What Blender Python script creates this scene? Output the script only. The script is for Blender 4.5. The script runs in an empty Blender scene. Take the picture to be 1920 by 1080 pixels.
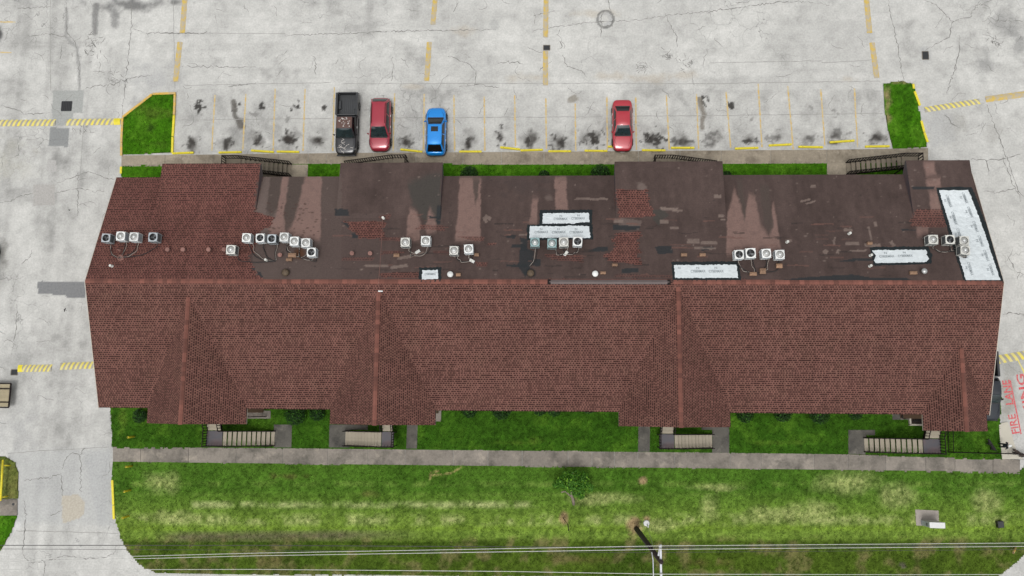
import bpy, bmesh, math, random
import numpy as np
from mathutils import Vector, Matrix
random.seed(7); RNG = np.random.default_rng(7)
S = bpy.context.scene
COL = S.collection

# ------------------------------------------------------------------ camera
F, NX, NY, H = 1600.0, 1030.0, 775.0, 73.0          # focal (px of a 1920 frame), nadir pixel, flying height
def _ray(u, v): return np.array([(u-960)/F, -(v-540)/F, -1.0])
_dn = _ray(NX, NY); _dn /= np.linalg.norm(_dn)
_n = np.cross(_ray(158, 527), _ray(1882, 530)); _ex = np.cross(_n, _dn); _ex /= np.linalg.norm(_ex)
if _ex[0] < 0: _ex = -_ex
RM = np.array([_ex, np.cross(-_dn, _ex), -_dn])      # camera -> world
cam = bpy.data.cameras.new('Camera'); cam.sensor_width = 36; cam.lens = F/1920*36
cam.clip_start = 0.5; cam.clip_end = 5000
camo = bpy.data.objects.new('Camera', cam); COL.objects.link(camo)
m4 = np.eye(4); m4[:3, :3] = RM; m4[2, 3] = H
camo.matrix_world = Matrix(m4.tolist()); S.camera = camo
S.render.resolution_x, S.render.resolution_y = 1024, 576

# ------------------------------------------------------------------ sky, sun, exposure (bright overcast)
SUN_EL, SUN_AZ = math.radians(72), math.radians(192)
w = bpy.data.worlds.new('World'); S.world = w; w.use_nodes = True
nt = w.node_tree; bg = nt.nodes['Background']; sky = nt.nodes.new('ShaderNodeTexSky')
sky.sky_type = 'NISHITA'; sky.sun_disc = False; sky.sun_elevation = SUN_EL; sky.sun_rotation = SUN_AZ
sky.air_density = 1.6; sky.dust_density = 4.0
hs = nt.nodes.new('ShaderNodeHueSaturation'); hs.inputs['Saturation'].default_value = 0.12
nt.links.new(sky.outputs[0], hs.inputs['Color']); nt.links.new(hs.outputs[0], bg.inputs[0])
bg.inputs[1].default_value = 0.15
sl = bpy.data.lights.new('Sun', 'SUN'); sl.energy = 1.2; sl.angle = math.radians(16); sl.color = (1, .985, .965)
so = bpy.data.objects.new('Sun', sl); COL.objects.link(so)
sd = Vector((math.sin(SUN_AZ)*math.cos(SUN_EL), math.cos(SUN_AZ)*math.cos(SUN_EL), math.sin(SUN_EL)))
so.rotation_euler = sd.to_track_quat('Z', 'Y').to_euler(); so.location = (0, 0, 100)
S.view_settings.view_transform = 'Standard'; S.view_settings.look = 'None'
S.view_settings.exposure = 0.10; S.view_settings.gamma = 1.0

# ------------------------------------------------------------------ pixel <-> world
def P(u, v, z=0.0):
    d = RM @ _ray(u, v); t = (z-H)/d[2]; return Vector((d[0]*t, d[1]*t, z))
def projn(x, y, z):
    q = np.stack([np.asarray(x, float), np.asarray(y, float), np.asarray(z, float)-H], -1) @ RM
    return 960-F*q[..., 0]/q[..., 2], 540+F*q[..., 1]/q[..., 2]
# main roof planes
YR, ZR, YS, YN, ZE, X0, X1 = 9.86, 9.0, 0.15, 19.15, 5.5, -36.05, 33.62
SHED = [(-31.95, -23.72, 16.05), (-17.10, -8.72, 15.3), (5.22, 13.82, 15.2), (28.25, 33.2, 15.3)]; YSH, ZSH = 20.12, 6.12   # rear shed roofs: x0, x1, y of the joint
KS = (ZR-ZE)/(YR-YS); KN = (ZR-ZE)/(YN-YR)
def roof_z(y): return ZR-KS*(YR-y) if y < YR else ZR-KN*(y-YR)
def PR(u, v, dz=0.0):
    "pixel -> point on the main roof (dz above it)"
    o = Vector((0, 0, H)); d = Vector(RM @ _ray(u, v)); best = None
    for k in (-KN, KS):
        n = Vector((0, -k, 1)); t = (Vector((0, YR, ZR+dz))-o).dot(n)/d.dot(n); p = o+d*t
        if (k < 0) == (p.y >= YR): best = p
    for x0, x1, yb in SHED:
        zb = roof_z(yb); k = (zb-ZSH)/(yb-YSH); n = Vector((0, -k, 1)); t = (Vector((0, YSH, ZSH+dz))-o).dot(n)/d.dot(n); p = o+d*t
        if x0-.3 < p.x < x1+.3 and p.y > yb: best = p
    return best

# ------------------------------------------------------------------ noise (numpy)
def vnoise(x, y, s, seed=0):
    x = np.asarray(x)/s+seed*17.3; y = np.asarray(y)/s-seed*9.1
    xi = np.floor(x).astype(np.int64); yi = np.floor(y).astype(np.int64); fx = x-xi; fy = y-yi
    fx = fx*fx*(3-2*fx); fy = fy*fy*(3-2*fy)
    def h(a, b):
        n = (a*374761393+b*668265263+seed*974711) & 0x7fffffff
        n = ((n ^ (n >> 13))*1274126177) & 0x7fffffff
        return ((n ^ (n >> 16)) & 0xffff)/65535.0
    return (h(xi, yi)*(1-fx)+h(xi+1, yi)*fx)*(1-fy)+(h(xi, yi+1)*(1-fx)+h(xi+1, yi+1)*fx)*fy
def fbm(x, y, s, seed=0, o=4):
    r = 0; a = .5; t = 0
    for i in range(o): r = r+a*vnoise(x, y, s/2**i, seed+i*3); t += a; a *= .55
    return r/t

# ------------------------------------------------------------------ materials
GAIN = 1.42
def lin(c, g=GAIN):
    o = []
    for x in c:
        x = x/255; o.append((x/12.92 if x < .04045 else ((x+.055)/1.055)**2.4)/g)
    return o
def rgba(c, g=GAIN): return (*lin(c, g), 1)
class NT:
    def __init__(s, name):
        s.m = bpy.data.materials.new(name); s.m.use_nodes = True; s.t = s.m.node_tree
        s.b = s.t.nodes['Principled BSDF']
    def n(s, ty, **k):
        n = s.t.nodes.new('ShaderNode'+ty)
        for a, v in k.items(): setattr(n, a, v)
        return n
    def l(s, a, b): s.t.links.new(a, b)
    def set(s, sock, v): s.b.inputs[sock].default_value = v
    def mix(s, fac, a, b, mode='MIX'):
        n = s.n('MixRGB', blend_type=mode)
        for i, v in ((0, fac), (1, a), (2, b)):
            if hasattr(v, 'links'): s.l(v, n.inputs[i])
            else: n.inputs[i].default_value = v
        return n.outputs[0]
    def ramp(s, x, stops):
        n = s.n('ValToRGB'); e = n.color_ramp.elements
        while len(e) < len(stops): e.new(.5)
        for i, (p, c) in enumerate(stops):
            e[i].position = p; e[i].color = c if len(c) == 4 else (*c, 1)
        s.l(x, n.inputs[0]); return n.outputs[0]
    def noise(s, vec, scale, detail=4, rough=.6):
        n = s.n('TexNoise'); n.inputs['Scale'].default_value = scale; n.inputs['Detail'].default_value = detail
        n.inputs['Roughness'].default_value = rough
        if vec is not None: s.l(vec, n.inputs['Vector'])
        return n.outputs[0]
    def bump(s, h, strength=.3, dist=.02):
        n = s.n('Bump'); n.inputs['Strength'].default_value = strength; n.inputs['Distance'].default_value = dist
        s.l(h, n.inputs['Height']); s.l(n.outputs[0], s.b.inputs['Normal'])
g_ = lambda v: (v, v, v, 1)
def mat(name, c, rough=.6, metal=0, var=.12, scale=6, coat=0, rnd=0, alt=None, spec=.5, gain=GAIN, bump=None):
    "plain procedural material: base colour with soft grain, optional second colour, optional per-object variation"
    k = NT(name); tc = k.n('TexCoord'); col = rgba(c, gain)
    nz = k.noise(tc.outputs['Object'], scale)
    if alt:
        out = k.mix(k.ramp(nz, [(.42, g_(0)), (.6, g_(1))]), col, rgba(alt, gain))
    else:
        out = k.mix(1, k.ramp(nz, [(.25, g_(1-var)), (.75, g_(1+var*.6))]), col, 'MULTIPLY')
    if rnd:
        oi = k.n('ObjectInfo')
        out = k.mix(1, out, k.ramp(oi.outputs['Random'], [(0, g_(1-rnd)), (1, g_(1+rnd*.5))]), 'MULTIPLY')
    k.l(out, k.b.inputs['Base Color']); k.set('Roughness', rough); k.set('Metallic', metal)
    if bump: k.bump(k.noise(tc.outputs['Object'], bump[0], 3, .5), bump[1], bump[2])
    k.set('Specular IOR Level', spec)
    if coat: k.set('Coat Weight', coat); k.set('Coat Roughness', .08)
    return k.m
def stain_mat(name, base, dark, lite, rnd=.1):
    "weathered concrete: damp dark blotches, pale worn areas, fine pitting"
    k = NT(name); tc = k.n('TexCoord'); ge = k.n('NewGeometry'); o = ge.outputs['Position']
    c = k.mix(k.ramp(k.noise(o, .55, 6, .7), [(.46, g_(0)), (.68, g_(1))]), rgba(base), rgba(dark))
    c = k.mix(k.ramp(k.noise(o, .9, 5, .7), [(.54, g_(0)), (.7, g_(.9))]), c, rgba(lite))
    c = k.mix(1, c, k.ramp(k.noise(o, 7, 5, .75), [(.3, g_(.82)), (.7, g_(1.14))]), 'MULTIPLY')
    oi = k.n('ObjectInfo'); c = k.mix(1, c, k.ramp(oi.outputs['Random'], [(0, g_(1-rnd)), (1, g_(1+rnd*.6))]), 'MULTIPLY')
    k.l(c, k.b.inputs['Base Color']); k.set('Roughness', .92); k.set('Specular IOR Level', .3); k.bump(k.noise(o, 30, 4), .2, .01)
    return k.m
def attr_mat(name, fine=(9, 40), amt=.12, rough=.9, bump=.25, spec=.3, crack=None):
    "colour painted per vertex (stains, wear, patches) x fine grain"
    k = NT(name); at = k.n('Attribute', attribute_name='Col'); tc = k.n('TexCoord'); o = tc.outputs['Object']
    n1 = k.noise(o, fine[0], 6, .7); n2 = k.noise(o, fine[1], 3, .7)
    c = k.mix(1, at.outputs['Color'], k.ramp(n1, [(.3, g_(1-amt)), (.7, g_(1+amt*.6))]), 'MULTIPLY')
    c = k.mix(1, c, k.ramp(n2, [(.3, g_(1-amt*.8)), (.7, g_(1+amt*.5))]), 'MULTIPLY')
    if crack:
        v = k.n('TexVoronoi', feature='DISTANCE_TO_EDGE'); v.inputs['Scale'].default_value = crack
        wv = k.n('VectorMath', operation='ADD'); k.l(o, wv.inputs[0])
        nn = k.n('TexNoise'); nn.inputs['Scale'].default_value = .8; k.l(o, nn.inputs['Vector'])
        sc = k.n('VectorMath', operation='SCALE'); sc.inputs['Scale'].default_value = 1.6
        k.l(nn.outputs['Color'], sc.inputs[0]); k.l(sc.outputs[0], wv.inputs[1]); k.l(wv.outputs[0], v.inputs['Vector'])
        line = k.ramp(v.outputs['Distance'], [(0, g_(1)), (.012, g_(0))])
        msk = k.ramp(k.noise(o, .09, 3), [(.5, g_(0)), (.62, g_(1))])
        c = k.mix(k.mix(1, line, msk, 'MULTIPLY'), c, k.mix(1, c, g_(.5), 'MULTIPLY'))
    k.l(c, k.b.inputs['Base Color']); k.set('Roughness', rough); k.set('Specular IOR Level', spec)
    k.bump(n2, bump, .02)
    return k.m
def shingle_nodes(k, uv, light, dark, rowh=.168, wid=.215, line=(62, 34, 32)):
    "laminated shingle: courses with a butt line and staggered dark teeth, a few missing or long"
    def mth(op, a, b=None):
        n = k.n('Math', operation=op)
        for i, v in enumerate((a, b)):
            if v is None: continue
            if hasattr(v, 'links'): k.l(v, n.inputs[i])
            else: n.inputs[i].default_value = v
        return n.outputs[0]
    sx = k.n('SeparateXYZ'); k.l(uv, sx.inputs[0])
    rv = mth('DIVIDE', sx.outputs[1], rowh); row = mth('FLOOR', rv); fr = mth('FRACT', rv)
    wn = k.n('TexWhiteNoise', noise_dimensions='1D'); k.l(row, wn.inputs['W'])
    half = mth('MULTIPLY', mth('FRACT', mth('MULTIPLY', row, .5)), 1.0)
    uu = mth('ADD', mth('ADD', mth('DIVIDE', sx.outputs[0], wid), half), mth('MULTIPLY', wn.outputs['Value'], .35))
    cell = mth('FLOOR', uu); cf = mth('FRACT', uu)
    cv = k.n('CombineXYZ'); k.l(cell, cv.inputs[0]); k.l(row, cv.inputs[1])
    w2 = k.n('TexWhiteNoise', noise_dimensions='2D'); k.l(cv.outputs[0], w2.inputs['Vector'])
    thr = mth('ADD', mth('MULTIPLY', w2.outputs['Value'], .62), mth('ADD', .22, mth('MULTIPLY', wn.outputs['Value'], .22)))
    tooth = mth('LESS_THAN', cf, thr)
    band = k.ramp(fr, [(0, g_(1)), (.55, g_(1)), (.66, g_(.12)), (1, g_(.05))])
    f = k.mix(1, tooth, band, 'MULTIPLY')
    c = k.mix(f, rgba(light), rgba(dark))
    edge = k.ramp(fr, [(0, g_(.75)), (.12, g_(.6)), (.2, g_(0))])
    c = k.mix(k.mix(1, edge, g_(.5), 'MULTIPLY'), c, rgba(line))
    st_ = k.n('Mapping'); st_.inputs['Scale'].default_value = (1.1, .10, 1); k.l(uv, st_.inputs['Vector'])       # long wash streaks down the slope
    c = k.mix(1, c, k.ramp(k.noise(st_.outputs[0], 1.0, 5, .7), [(.3, g_(.88)), (.7, g_(1.1))]), 'MULTIPLY')
    c = k.mix(k.ramp(k.noise(uv, .8, 4, .7), [(.45, g_(0)), (.7, g_(.55))]), c, k.mix(1, c, (.96, 1.06, 1.0, 1), 'MULTIPLY'))
    vm = k.n('VectorMath', operation='MULTIPLY'); vm.inputs[1].default_value = (1, 1, 1); k.l(uv, vm.inputs[0])
    c = k.mix(1, c, k.ramp(k.noise(uv, .3, 5, .65), [(.3, g_(.86)), (.7, g_(1.1))]), 'MULTIPLY')
    c = k.mix(1, c, k.ramp(k.noise(uv, 2.2, 3, .6), [(.3, g_(.86)), (.7, g_(1.1))]), 'MULTIPLY')
    c = k.mix(1, c, k.ramp(k.noise(uv, 30, 3, .7), [(.3, g_(.8)), (.7, g_(1.14))]), 'MULTIPLY')
    return c, fr
def shingle_mat(name, light, dark, **kw):
    k = NT(name); uv = k.n('UVMap'); c, h = shingle_nodes(k, uv.outputs[0], light, dark, **kw)
    k.l(c, k.b.inputs['Base Color']); k.set('Roughness', .95); k.set('Specular IOR Level', .08); k.bump(h, .35, .012)
    return k.m
def felt_mat(name):
    "worn roof: painted felt colours with areas of old red shingle (mask in Col alpha)"
    k = NT(name); uv = k.n('UVMap'); at = k.n('Attribute', attribute_name='Col'); mk = k.n('Attribute', attribute_name='Shingle')
    c, h = shingle_nodes(k, uv.outputs[0], (128, 86, 78), (65, 42, 39))
    tc = k.n('TexCoord'); n1 = k.noise(tc.outputs['Object'], 9, 6, .75)
    f = k.mix(1, at.outputs['Color'], k.ramp(n1, [(.3, g_(.82)), (.7, g_(1.16))]), 'MULTIPLY')
    br = k.ramp(h, [(0, g_(.90)), (.10, g_(1))])
    f = k.mix(1, f, br, 'MULTIPLY')
    out = k.mix(mk.outputs['Fac'], f, k.mix(1, c, at.outputs['Color'], 'MIX') if False else c)
    k.l(out, k.b.inputs['Base Color']); k.set('Roughness', .85); k.set('Specular IOR Level', .12); k.bump(n1, .12, .01)
    return k.m
M = {}
M['shingle'] = shingle_mat('red_brown_shingle', (128, 91, 82), (64, 42, 39))
M['felt'] = felt_mat('worn_roof_felt')
M['cap'] = mat('ridge_cap_shingle', (130, 82, 70), .95, var=.2, scale=9, rnd=.38)
M['tar'] = mat('roof_tar', (44, 50, 52), .8, var=.25, scale=5, spec=.1)
M['membrane'] = mat('white_underlayment', (228, 235, 237), .6, var=.10, scale=2.2, bump=(3.5, .7, .12))
M['print'] = mat('grey_print', (150, 158, 162), .8, var=.1)
M['trim'] = mat('cream_trim', (205, 196, 182), .7)
M['wall'] = mat('tan_brick_wall', (150, 120, 98), .9, var=.2, scale=9)
M['ridge_metal'] = mat('grey_ridge_metal', (112, 100, 98), .6, .2, var=.18, scale=2)
M['white'] = mat('white_enamel', (238, 239, 236), .45, rnd=.14, var=.07, scale=8)
M['offwhite'] = mat('aged_white_enamel', (220, 219, 211), .5, rnd=.14, var=.2, scale=8)
M['grey_unit'] = mat('pale_grey_enamel', (192, 199, 203), .5, rnd=.14, var=.2, scale=8)
M['teal_unit'] = mat('weathered_teal_enamel', (142, 172, 172), .55, var=.15, scale=8)
M['louver'] = mat('condenser_fins', (112, 116, 116), .6, .2, var=.2, scale=12)
M['dark'] = mat('dark_cavity', (24, 24, 25), .7)
M['chrome_hub'] = mat('fan_guard_cap', (232, 234, 232), .4, .2, var=.06)
M['blade'] = mat('fan_blade', (96, 98, 100), .5, .4)
M['black_hose'] = mat('black_pipe_insulation', (38, 36, 36), .8)
M['white_hose'] = mat('pale_flexible_conduit', (168, 158, 148), .7)
M['vent_tan'] = mat('tan_vent_cap', (158, 124, 98), .8, var=.3, scale=7, rnd=.25)
M['vent_pink'] = mat('rusty_pink_vent', (150, 110, 100), .85, var=.3, scale=7, rnd=.2)
M['vent_brown'] = mat('brown_turbine', (96, 80, 62), .7, .2, var=.3, scale=7)
M['galv'] = mat('galvanised_steel', (198, 198, 196), .4, .6, var=.1)
M['yellow'] = mat('yellow_paint', (240, 222, 48), .6, var=.16, scale=3)
M['yellow_old'] = mat('faded_orange_yellow_paint', (226, 184, 78), .8, alt=(206, 176, 120), scale=2.2)
M['line'] = mat('worn_stall_paint', (216, 184, 112), .9, alt=(205, 194, 166), scale=2.6)
M['bump_old'] = mat('worn_hump_paint', (188, 178, 158), .9, alt=(214, 184, 96), scale=2.4)
M['bump_grey'] = mat('hump_asphalt', (176, 172, 158), .9, var=.2)
M['bump_yel'] = mat('hump_yellow', (238, 220, 96), .8, alt=(226, 214, 150), scale=2)
M['red_paint'] = mat('red_road_paint', (222, 72, 82), .9, alt=(206, 140, 138), scale=7)
M['slab'] = stain_mat('sidewalk_concrete', (150, 142, 132), (104, 100, 92), (176, 166, 152), .14)
M['slab_n'] = stain_mat('warm_sidewalk_concrete', (164, 153, 135), (124, 114, 100), (184, 172, 154), .12)
M['pad'] = stain_mat('stained_concrete_pad', (104, 101, 94), (66, 65, 62), (132, 127, 118), .08)
M['pad_pale'] = mat('pale_pad_concrete', (172, 163, 154), .92, var=.18, scale=2.5)
M['pale_concrete'] = mat('pale_concrete', (206, 200, 184), .9, var=.1, scale=1.2)
M['tread'] = mat('tan_stair_tread', (176, 166, 147), .85, var=.12, scale=4, rnd=.06)
M['tread_n'] = mat('weathered_stair_tread', (140, 129, 112), .85, var=.2, scale=4, rnd=.1)
M['landing'] = mat('dark_landing', (82, 80, 86), .6, alt=(96, 80, 82), scale=.7)
M['iron'] = mat('dark_brown_iron', (34, 27, 26), .7, 0, spec=.15)
M['crack'] = mat('crack_dark', (140, 138, 134), .95, var=.25, scale=3)
M['joint'] = mat('slab_joint', (166, 165, 160), .95, var=.2, scale=2)
M['lot'] = attr_mat('old_concrete', (6, 34), .2, crack=.55)
M['lawn'] = attr_mat('mown_lawn', (5, 26), .28, bump=.6, spec=.05)
M['blades'] = attr_mat('grass_blade', (5, 26), .15, bump=0, spec=.05)
M['dirt'] = mat('bare_dirt', (178, 152, 122), .95, alt=(142, 118, 90), scale=5)
M['leaf'] = mat('leaf_green', (66, 116, 26), .6, rnd=.05, spec=.2, var=.35, scale=2.5)
M['leaf_lite'] = mat('young_leaf', (122, 170, 48), .6, spec=.2, var=.3, scale=3)
M['leaf_dark'] = mat('shrub_leaf', (36, 66, 24), .6, spec=.15, var=.4, scale=3)
M['bark'] = mat('grey_bark', (150, 136, 122), .9, var=.4, scale=9)
M['pole_wood'] = mat('creosote_pole', (44, 31, 28), .85, var=.3, scale=4)
M['arm'] = mat('pale_crossarm', (214, 216, 222), .5, var=.06)
M['wire_lite'] = mat('bare_aluminium_wire', (222, 222, 216), .4, .2, var=.03)
M['wire_dark'] = mat('dark_cable', (62, 62, 62), .6)
M['rubber'] = mat('tyre_rubber', (30, 30, 31), .8)
M['rim'] = mat('alloy_rim', (170, 172, 175), .3, .7)
M['glass'] = mat('car_glass', (44, 58, 60), .05, 0, var=.45, scale=2.2, spec=.8)
M['glass_dk'] = mat('tinted_glass', (16, 18, 20), .06, 0, spec=.7)
M['black_plastic'] = mat('black_plastic', (26, 26, 28), .5)
M['lamp_glass'] = mat('headlight_lens', (214, 212, 208), .15, .1)
M['tail'] = mat('red_lens', (150, 20, 26), .2)
M['red_suv'] = mat('crimson_paint', (168, 34, 56), .35, .15, var=.05, coat=.8)
M['red_sedan'] = mat('bright_red_paint', (186, 38, 54), .35, .1, var=.05, coat=.8)
M['blue'] = mat('bright_blue_paint', (0, 150, 244), .35, .3, var=.05, coat=.8)
M['truck'] = mat('dull_charcoal_paint', (44, 45, 48), .4, .1, var=.15, coat=.4)
M['rust_roof'] = mat('peeling_rusty_roof', (98, 70, 62), .7, var=.2, scale=5)
M['peel'] = mat('bare_peeled_paint', (206, 200, 194), .8, var=.2, scale=9)
M['navy_truck'] = mat('dark_blue_grey_paint', (34, 40, 48), .45, .1, var=.08, coat=.15)
M['bedliner'] = mat('bed_liner', (64, 66, 68), .7, var=.15)
M['grate'] = mat('iron_grate', (62, 64, 66), .7, .3)
M['skin'] = mat('skin', (176, 128, 104), .6)
M['cloth'] = mat('navy_clothes', (26, 34, 42), .85)
M['cap_white'] = mat('white_cap', (236, 236, 234), .8)
M['dog_black'] = mat('black_fur', (30, 26, 26), .85)
M['dog_brindle'] = mat('brindle_fur', (78, 66, 56), .9, alt=(40, 33, 30), scale=9)
M['deck'] = mat('tan_deck_board', (172, 160, 130), .85, var=.12, scale=3, rnd=.08)
M['orange'] = mat('orange_plastic', (214, 84, 38), .5)
M['soil'] = mat('dark_soil', (52, 42, 34), .95, var=.3)

# ------------------------------------------------------------------ mesh helpers
def meta(o, label=None, cat=None, group=None, kind=None):
    for k, v in (('label', label), ('category', cat), ('group', group), ('kind', kind)):
        if v: o[k] = v
    return o
WM = {}
def wmat(o): return WM.get(o.name, Matrix.Identity(4))
def link(o, parent=None):
    COL.objects.link(o)
    if parent is not None:
        o.parent = parent
    return o
def empty(name, loc, rz=0, label=None, cat=None, group=None):
    o = bpy.data.objects.new(name, None); o.empty_display_size = .3
    o.location = loc; o.rotation_euler = (0, 0, rz); COL.objects.link(o)
    WM[o.name] = Matrix.LocRotScale(Vector(loc), o.rotation_euler, None)
    return meta(o, label, cat, group)
class MB:
    def __init__(s): s.v = []; s.f = []; s.m = []; s.uv = {}
    def add(s, vs, fs, mi=0):
        b = len(s.v); s.v += [tuple(x) for x in vs]
        for f in fs: s.f.append([i+b for i in f]); s.m.append(mi)
        return s
    def box(s, x0, x1, y0, y1, z0, z1, mi=0):
        v = [(x, y, z) for z in (z0, z1) for y in (y0, y1) for x in (x0, x1)]
        return s.add(v, [(0, 2, 3, 1), (4, 5, 7, 6), (0, 1, 5, 4), (2, 6, 7, 3), (0, 4, 6, 2), (1, 3, 7, 5)], mi)
    def prism(s, pts, z0, z1, mi=0):
        n = len(pts); a = sum(pts[i][0]*pts[(i+1) % n][1]-pts[(i+1) % n][0]*pts[i][1] for i in range(n))
        if a < 0: pts = pts[::-1]
        v = [(p[0], p[1], z0) for p in pts]+[(p[0], p[1], z1) for p in pts]
        fs = [tuple(range(n))[::-1], tuple(range(n, 2*n))]+[(i, (i+1) % n, n+(i+1) % n, n+i) for i in range(n)]
        return s.add(v, fs, mi)
    def bar(s, a, b, w, h=None, mi=0, up=(0, 0, 1)):
        h = h or w; a = Vector(a); b = Vector(b); d = (b-a).normalized(); u = Vector(up)
        if abs(d.dot(u)) > .98: u = Vector((0, 1, 0))
        x = d.cross(u).normalized()*w/2; y = x.cross(d).normalized()*h/2
        v = [p+q for p in (a, b) for q in (-x-y, x-y, x+y, -x+y)]
        return s.add(v, [(0, 1, 2, 3)[::-1], (4, 5, 6, 7), (0, 4, 5, 1)[::-1], (1, 5, 6, 2)[::-1], (2, 6, 7, 3)[::-1], (3, 7, 4, 0)[::-1]], mi)
    def tube(s, pts, r, n=8, mi=0, caps=True):
        pts = [Vector(p) for p in pts]; rs = r if isinstance(r, (list, tuple)) else [r]*len(pts); b = []
        for i, p in enumerate(pts):
            d = (pts[min(i+1, len(pts)-1)]-pts[max(i-1, 0)]).normalized()
            u = Vector((0, 0, 1)) if abs(d.z) < .9 else Vector((1, 0, 0))
            x = d.cross(u).normalized(); y = x.cross(d)
            b += [p+(x*math.cos(2*math.pi*k/n)+y*math.sin(2*math.pi*k/n))*rs[i] for k in range(n)]
        fs = [(i*n+k, i*n+(k+1) % n, (i+1)*n+(k+1) % n, (i+1)*n+k) for i in range(len(pts)-1) for k in range(n)]
        if caps: fs += [tuple(range(n))[::-1], tuple(range((len(pts)-1)*n, len(pts)*n))]
        return s.add(b, fs, mi)
    def lathe(s, prof, n=16, mi=0, c=(0, 0, 0), axis='z'):
        v = []
        for r, z in prof:
            for k in range(n):
                a = 2*math.pi*k/n; q = (r*math.cos(a), r*math.sin(a), z)
                if axis == 'x': q = (z, r*math.cos(a), r*math.sin(a))
                v.append((q[0]+c[0], q[1]+c[1], q[2]+c[2]))
        m = len(prof)
        fs = [(i*n+k, i*n+(k+1) % n, (i+1)*n+(k+1) % n, (i+1)*n+k) for i in range(m-1) for k in range(n)]
        fs += [tuple(range(n))[::-1], tuple(range((m-1)*n, m*n))]
        return s.add(v, fs, mi)
    def mesh(s, name, mats, smooth=False):
        me = bpy.data.meshes.new(name); me.from_pydata(s.v, [], s.f)
        for m in (mats if isinstance(mats, (list, tuple)) else [mats]): me.materials.append(M[m] if isinstance(m, str) else m)
        me.polygons.foreach_set('material_index', s.m)
        if smooth: me.polygons.foreach_set('use_smooth', [True]*len(s.f))
        me.update(); return me
    def build(s, name, mats, parent=None, smooth=False, world=True, label=None, cat=None, group=None, kind=None, bevel=0, subsurf=0):
        "world=True: vertices are world coords; the origin is moved to the bottom centre"
        if world:
            a = np.array(s.v); o = Vector(((a[:, 0].min()+a[:, 0].max())/2, (a[:, 1].min()+a[:, 1].max())/2, a[:, 2].min()))
            s.v = [tuple(x) for x in (a-np.array(o))]
        me = s.mesh(name, mats, smooth); ob = bpy.data.objects.new(name, me); link(ob, parent)
        if world:
            mw = Matrix.Translation(o)
            if parent is not None: mw = wmat(parent).inverted() @ mw
            ob.matrix_basis = mw; WM[ob.name] = Matrix.Translation(o)
        else: WM[ob.name] = wmat(parent) if parent is not None else Matrix.Identity(4)
        if bevel:
            b = ob.modifiers.new('Bevel', 'BEVEL'); b.width = bevel; b.segments = 2; b.limit_method = 'ANGLE'
        if subsurf:
            q = ob.modifiers.new('Sub', 'SUBSURF'); q.levels = q.render_levels = subsurf
        return meta(ob, label, cat, group, kind)
def place(me, name, parent=None, loc=(0, 0, 0), rot=(0, 0, 0), scale=(1, 1, 1)):
    o = bpy.data.objects.new(name, me); o.location = loc; o.rotation_euler = rot; o.scale = scale
    return link(o, parent)
def grid_mesh(name, xs, ys, zf, mat_):
    nx, ny = len(xs), len(ys); X, Y = np.meshgrid(xs, ys); Z = zf(X, Y)
    co = np.stack([X, Y, Z], -1).reshape(-1, 3)
    i = np.arange(nx*ny).reshape(ny, nx)
    q = np.stack([i[:-1, :-1], i[:-1, 1:], i[1:, 1:], i[1:, :-1]], -1).reshape(-1, 4)
    return co, q
def np_mesh(name, co, q, mat_, col=None, shingle=None, uv=None):
    me = bpy.data.meshes.new(name); n = len(q); k = q.shape[1]
    me.vertices.add(len(co)); me.vertices.foreach_set('co', co.astype(np.float32).ravel())
    me.loops.add(n*k); me.loops.foreach_set('vertex_index', q.astype(np.int32).ravel())
    me.polygons.add(n); me.polygons.foreach_set('loop_start', np.arange(0, n*k, k, dtype=np.int32))
    me.polygons.foreach_set('loop_total', np.full(n, k, np.int32))
    me.update(calc_edges=True)
    if col is not None:
        a = me.attributes.new('Col', 'FLOAT_COLOR', 'POINT'); a.data.foreach_set('color', np.concatenate([col, np.ones((len(col), 1))], 1).astype(np.float32).ravel())
    if shingle is not None:
        a = me.attributes.new('Shingle', 'FLOAT', 'POINT'); a.data.foreach_set('value', shingle.astype(np.float32))
    if uv is not None:
        u = me.uv_layers.new(name='UVMap'); u.data.foreach_set('uv', uv[q.ravel()].astype(np.float32).ravel())
    me.materials.append(mat_); return me

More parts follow.
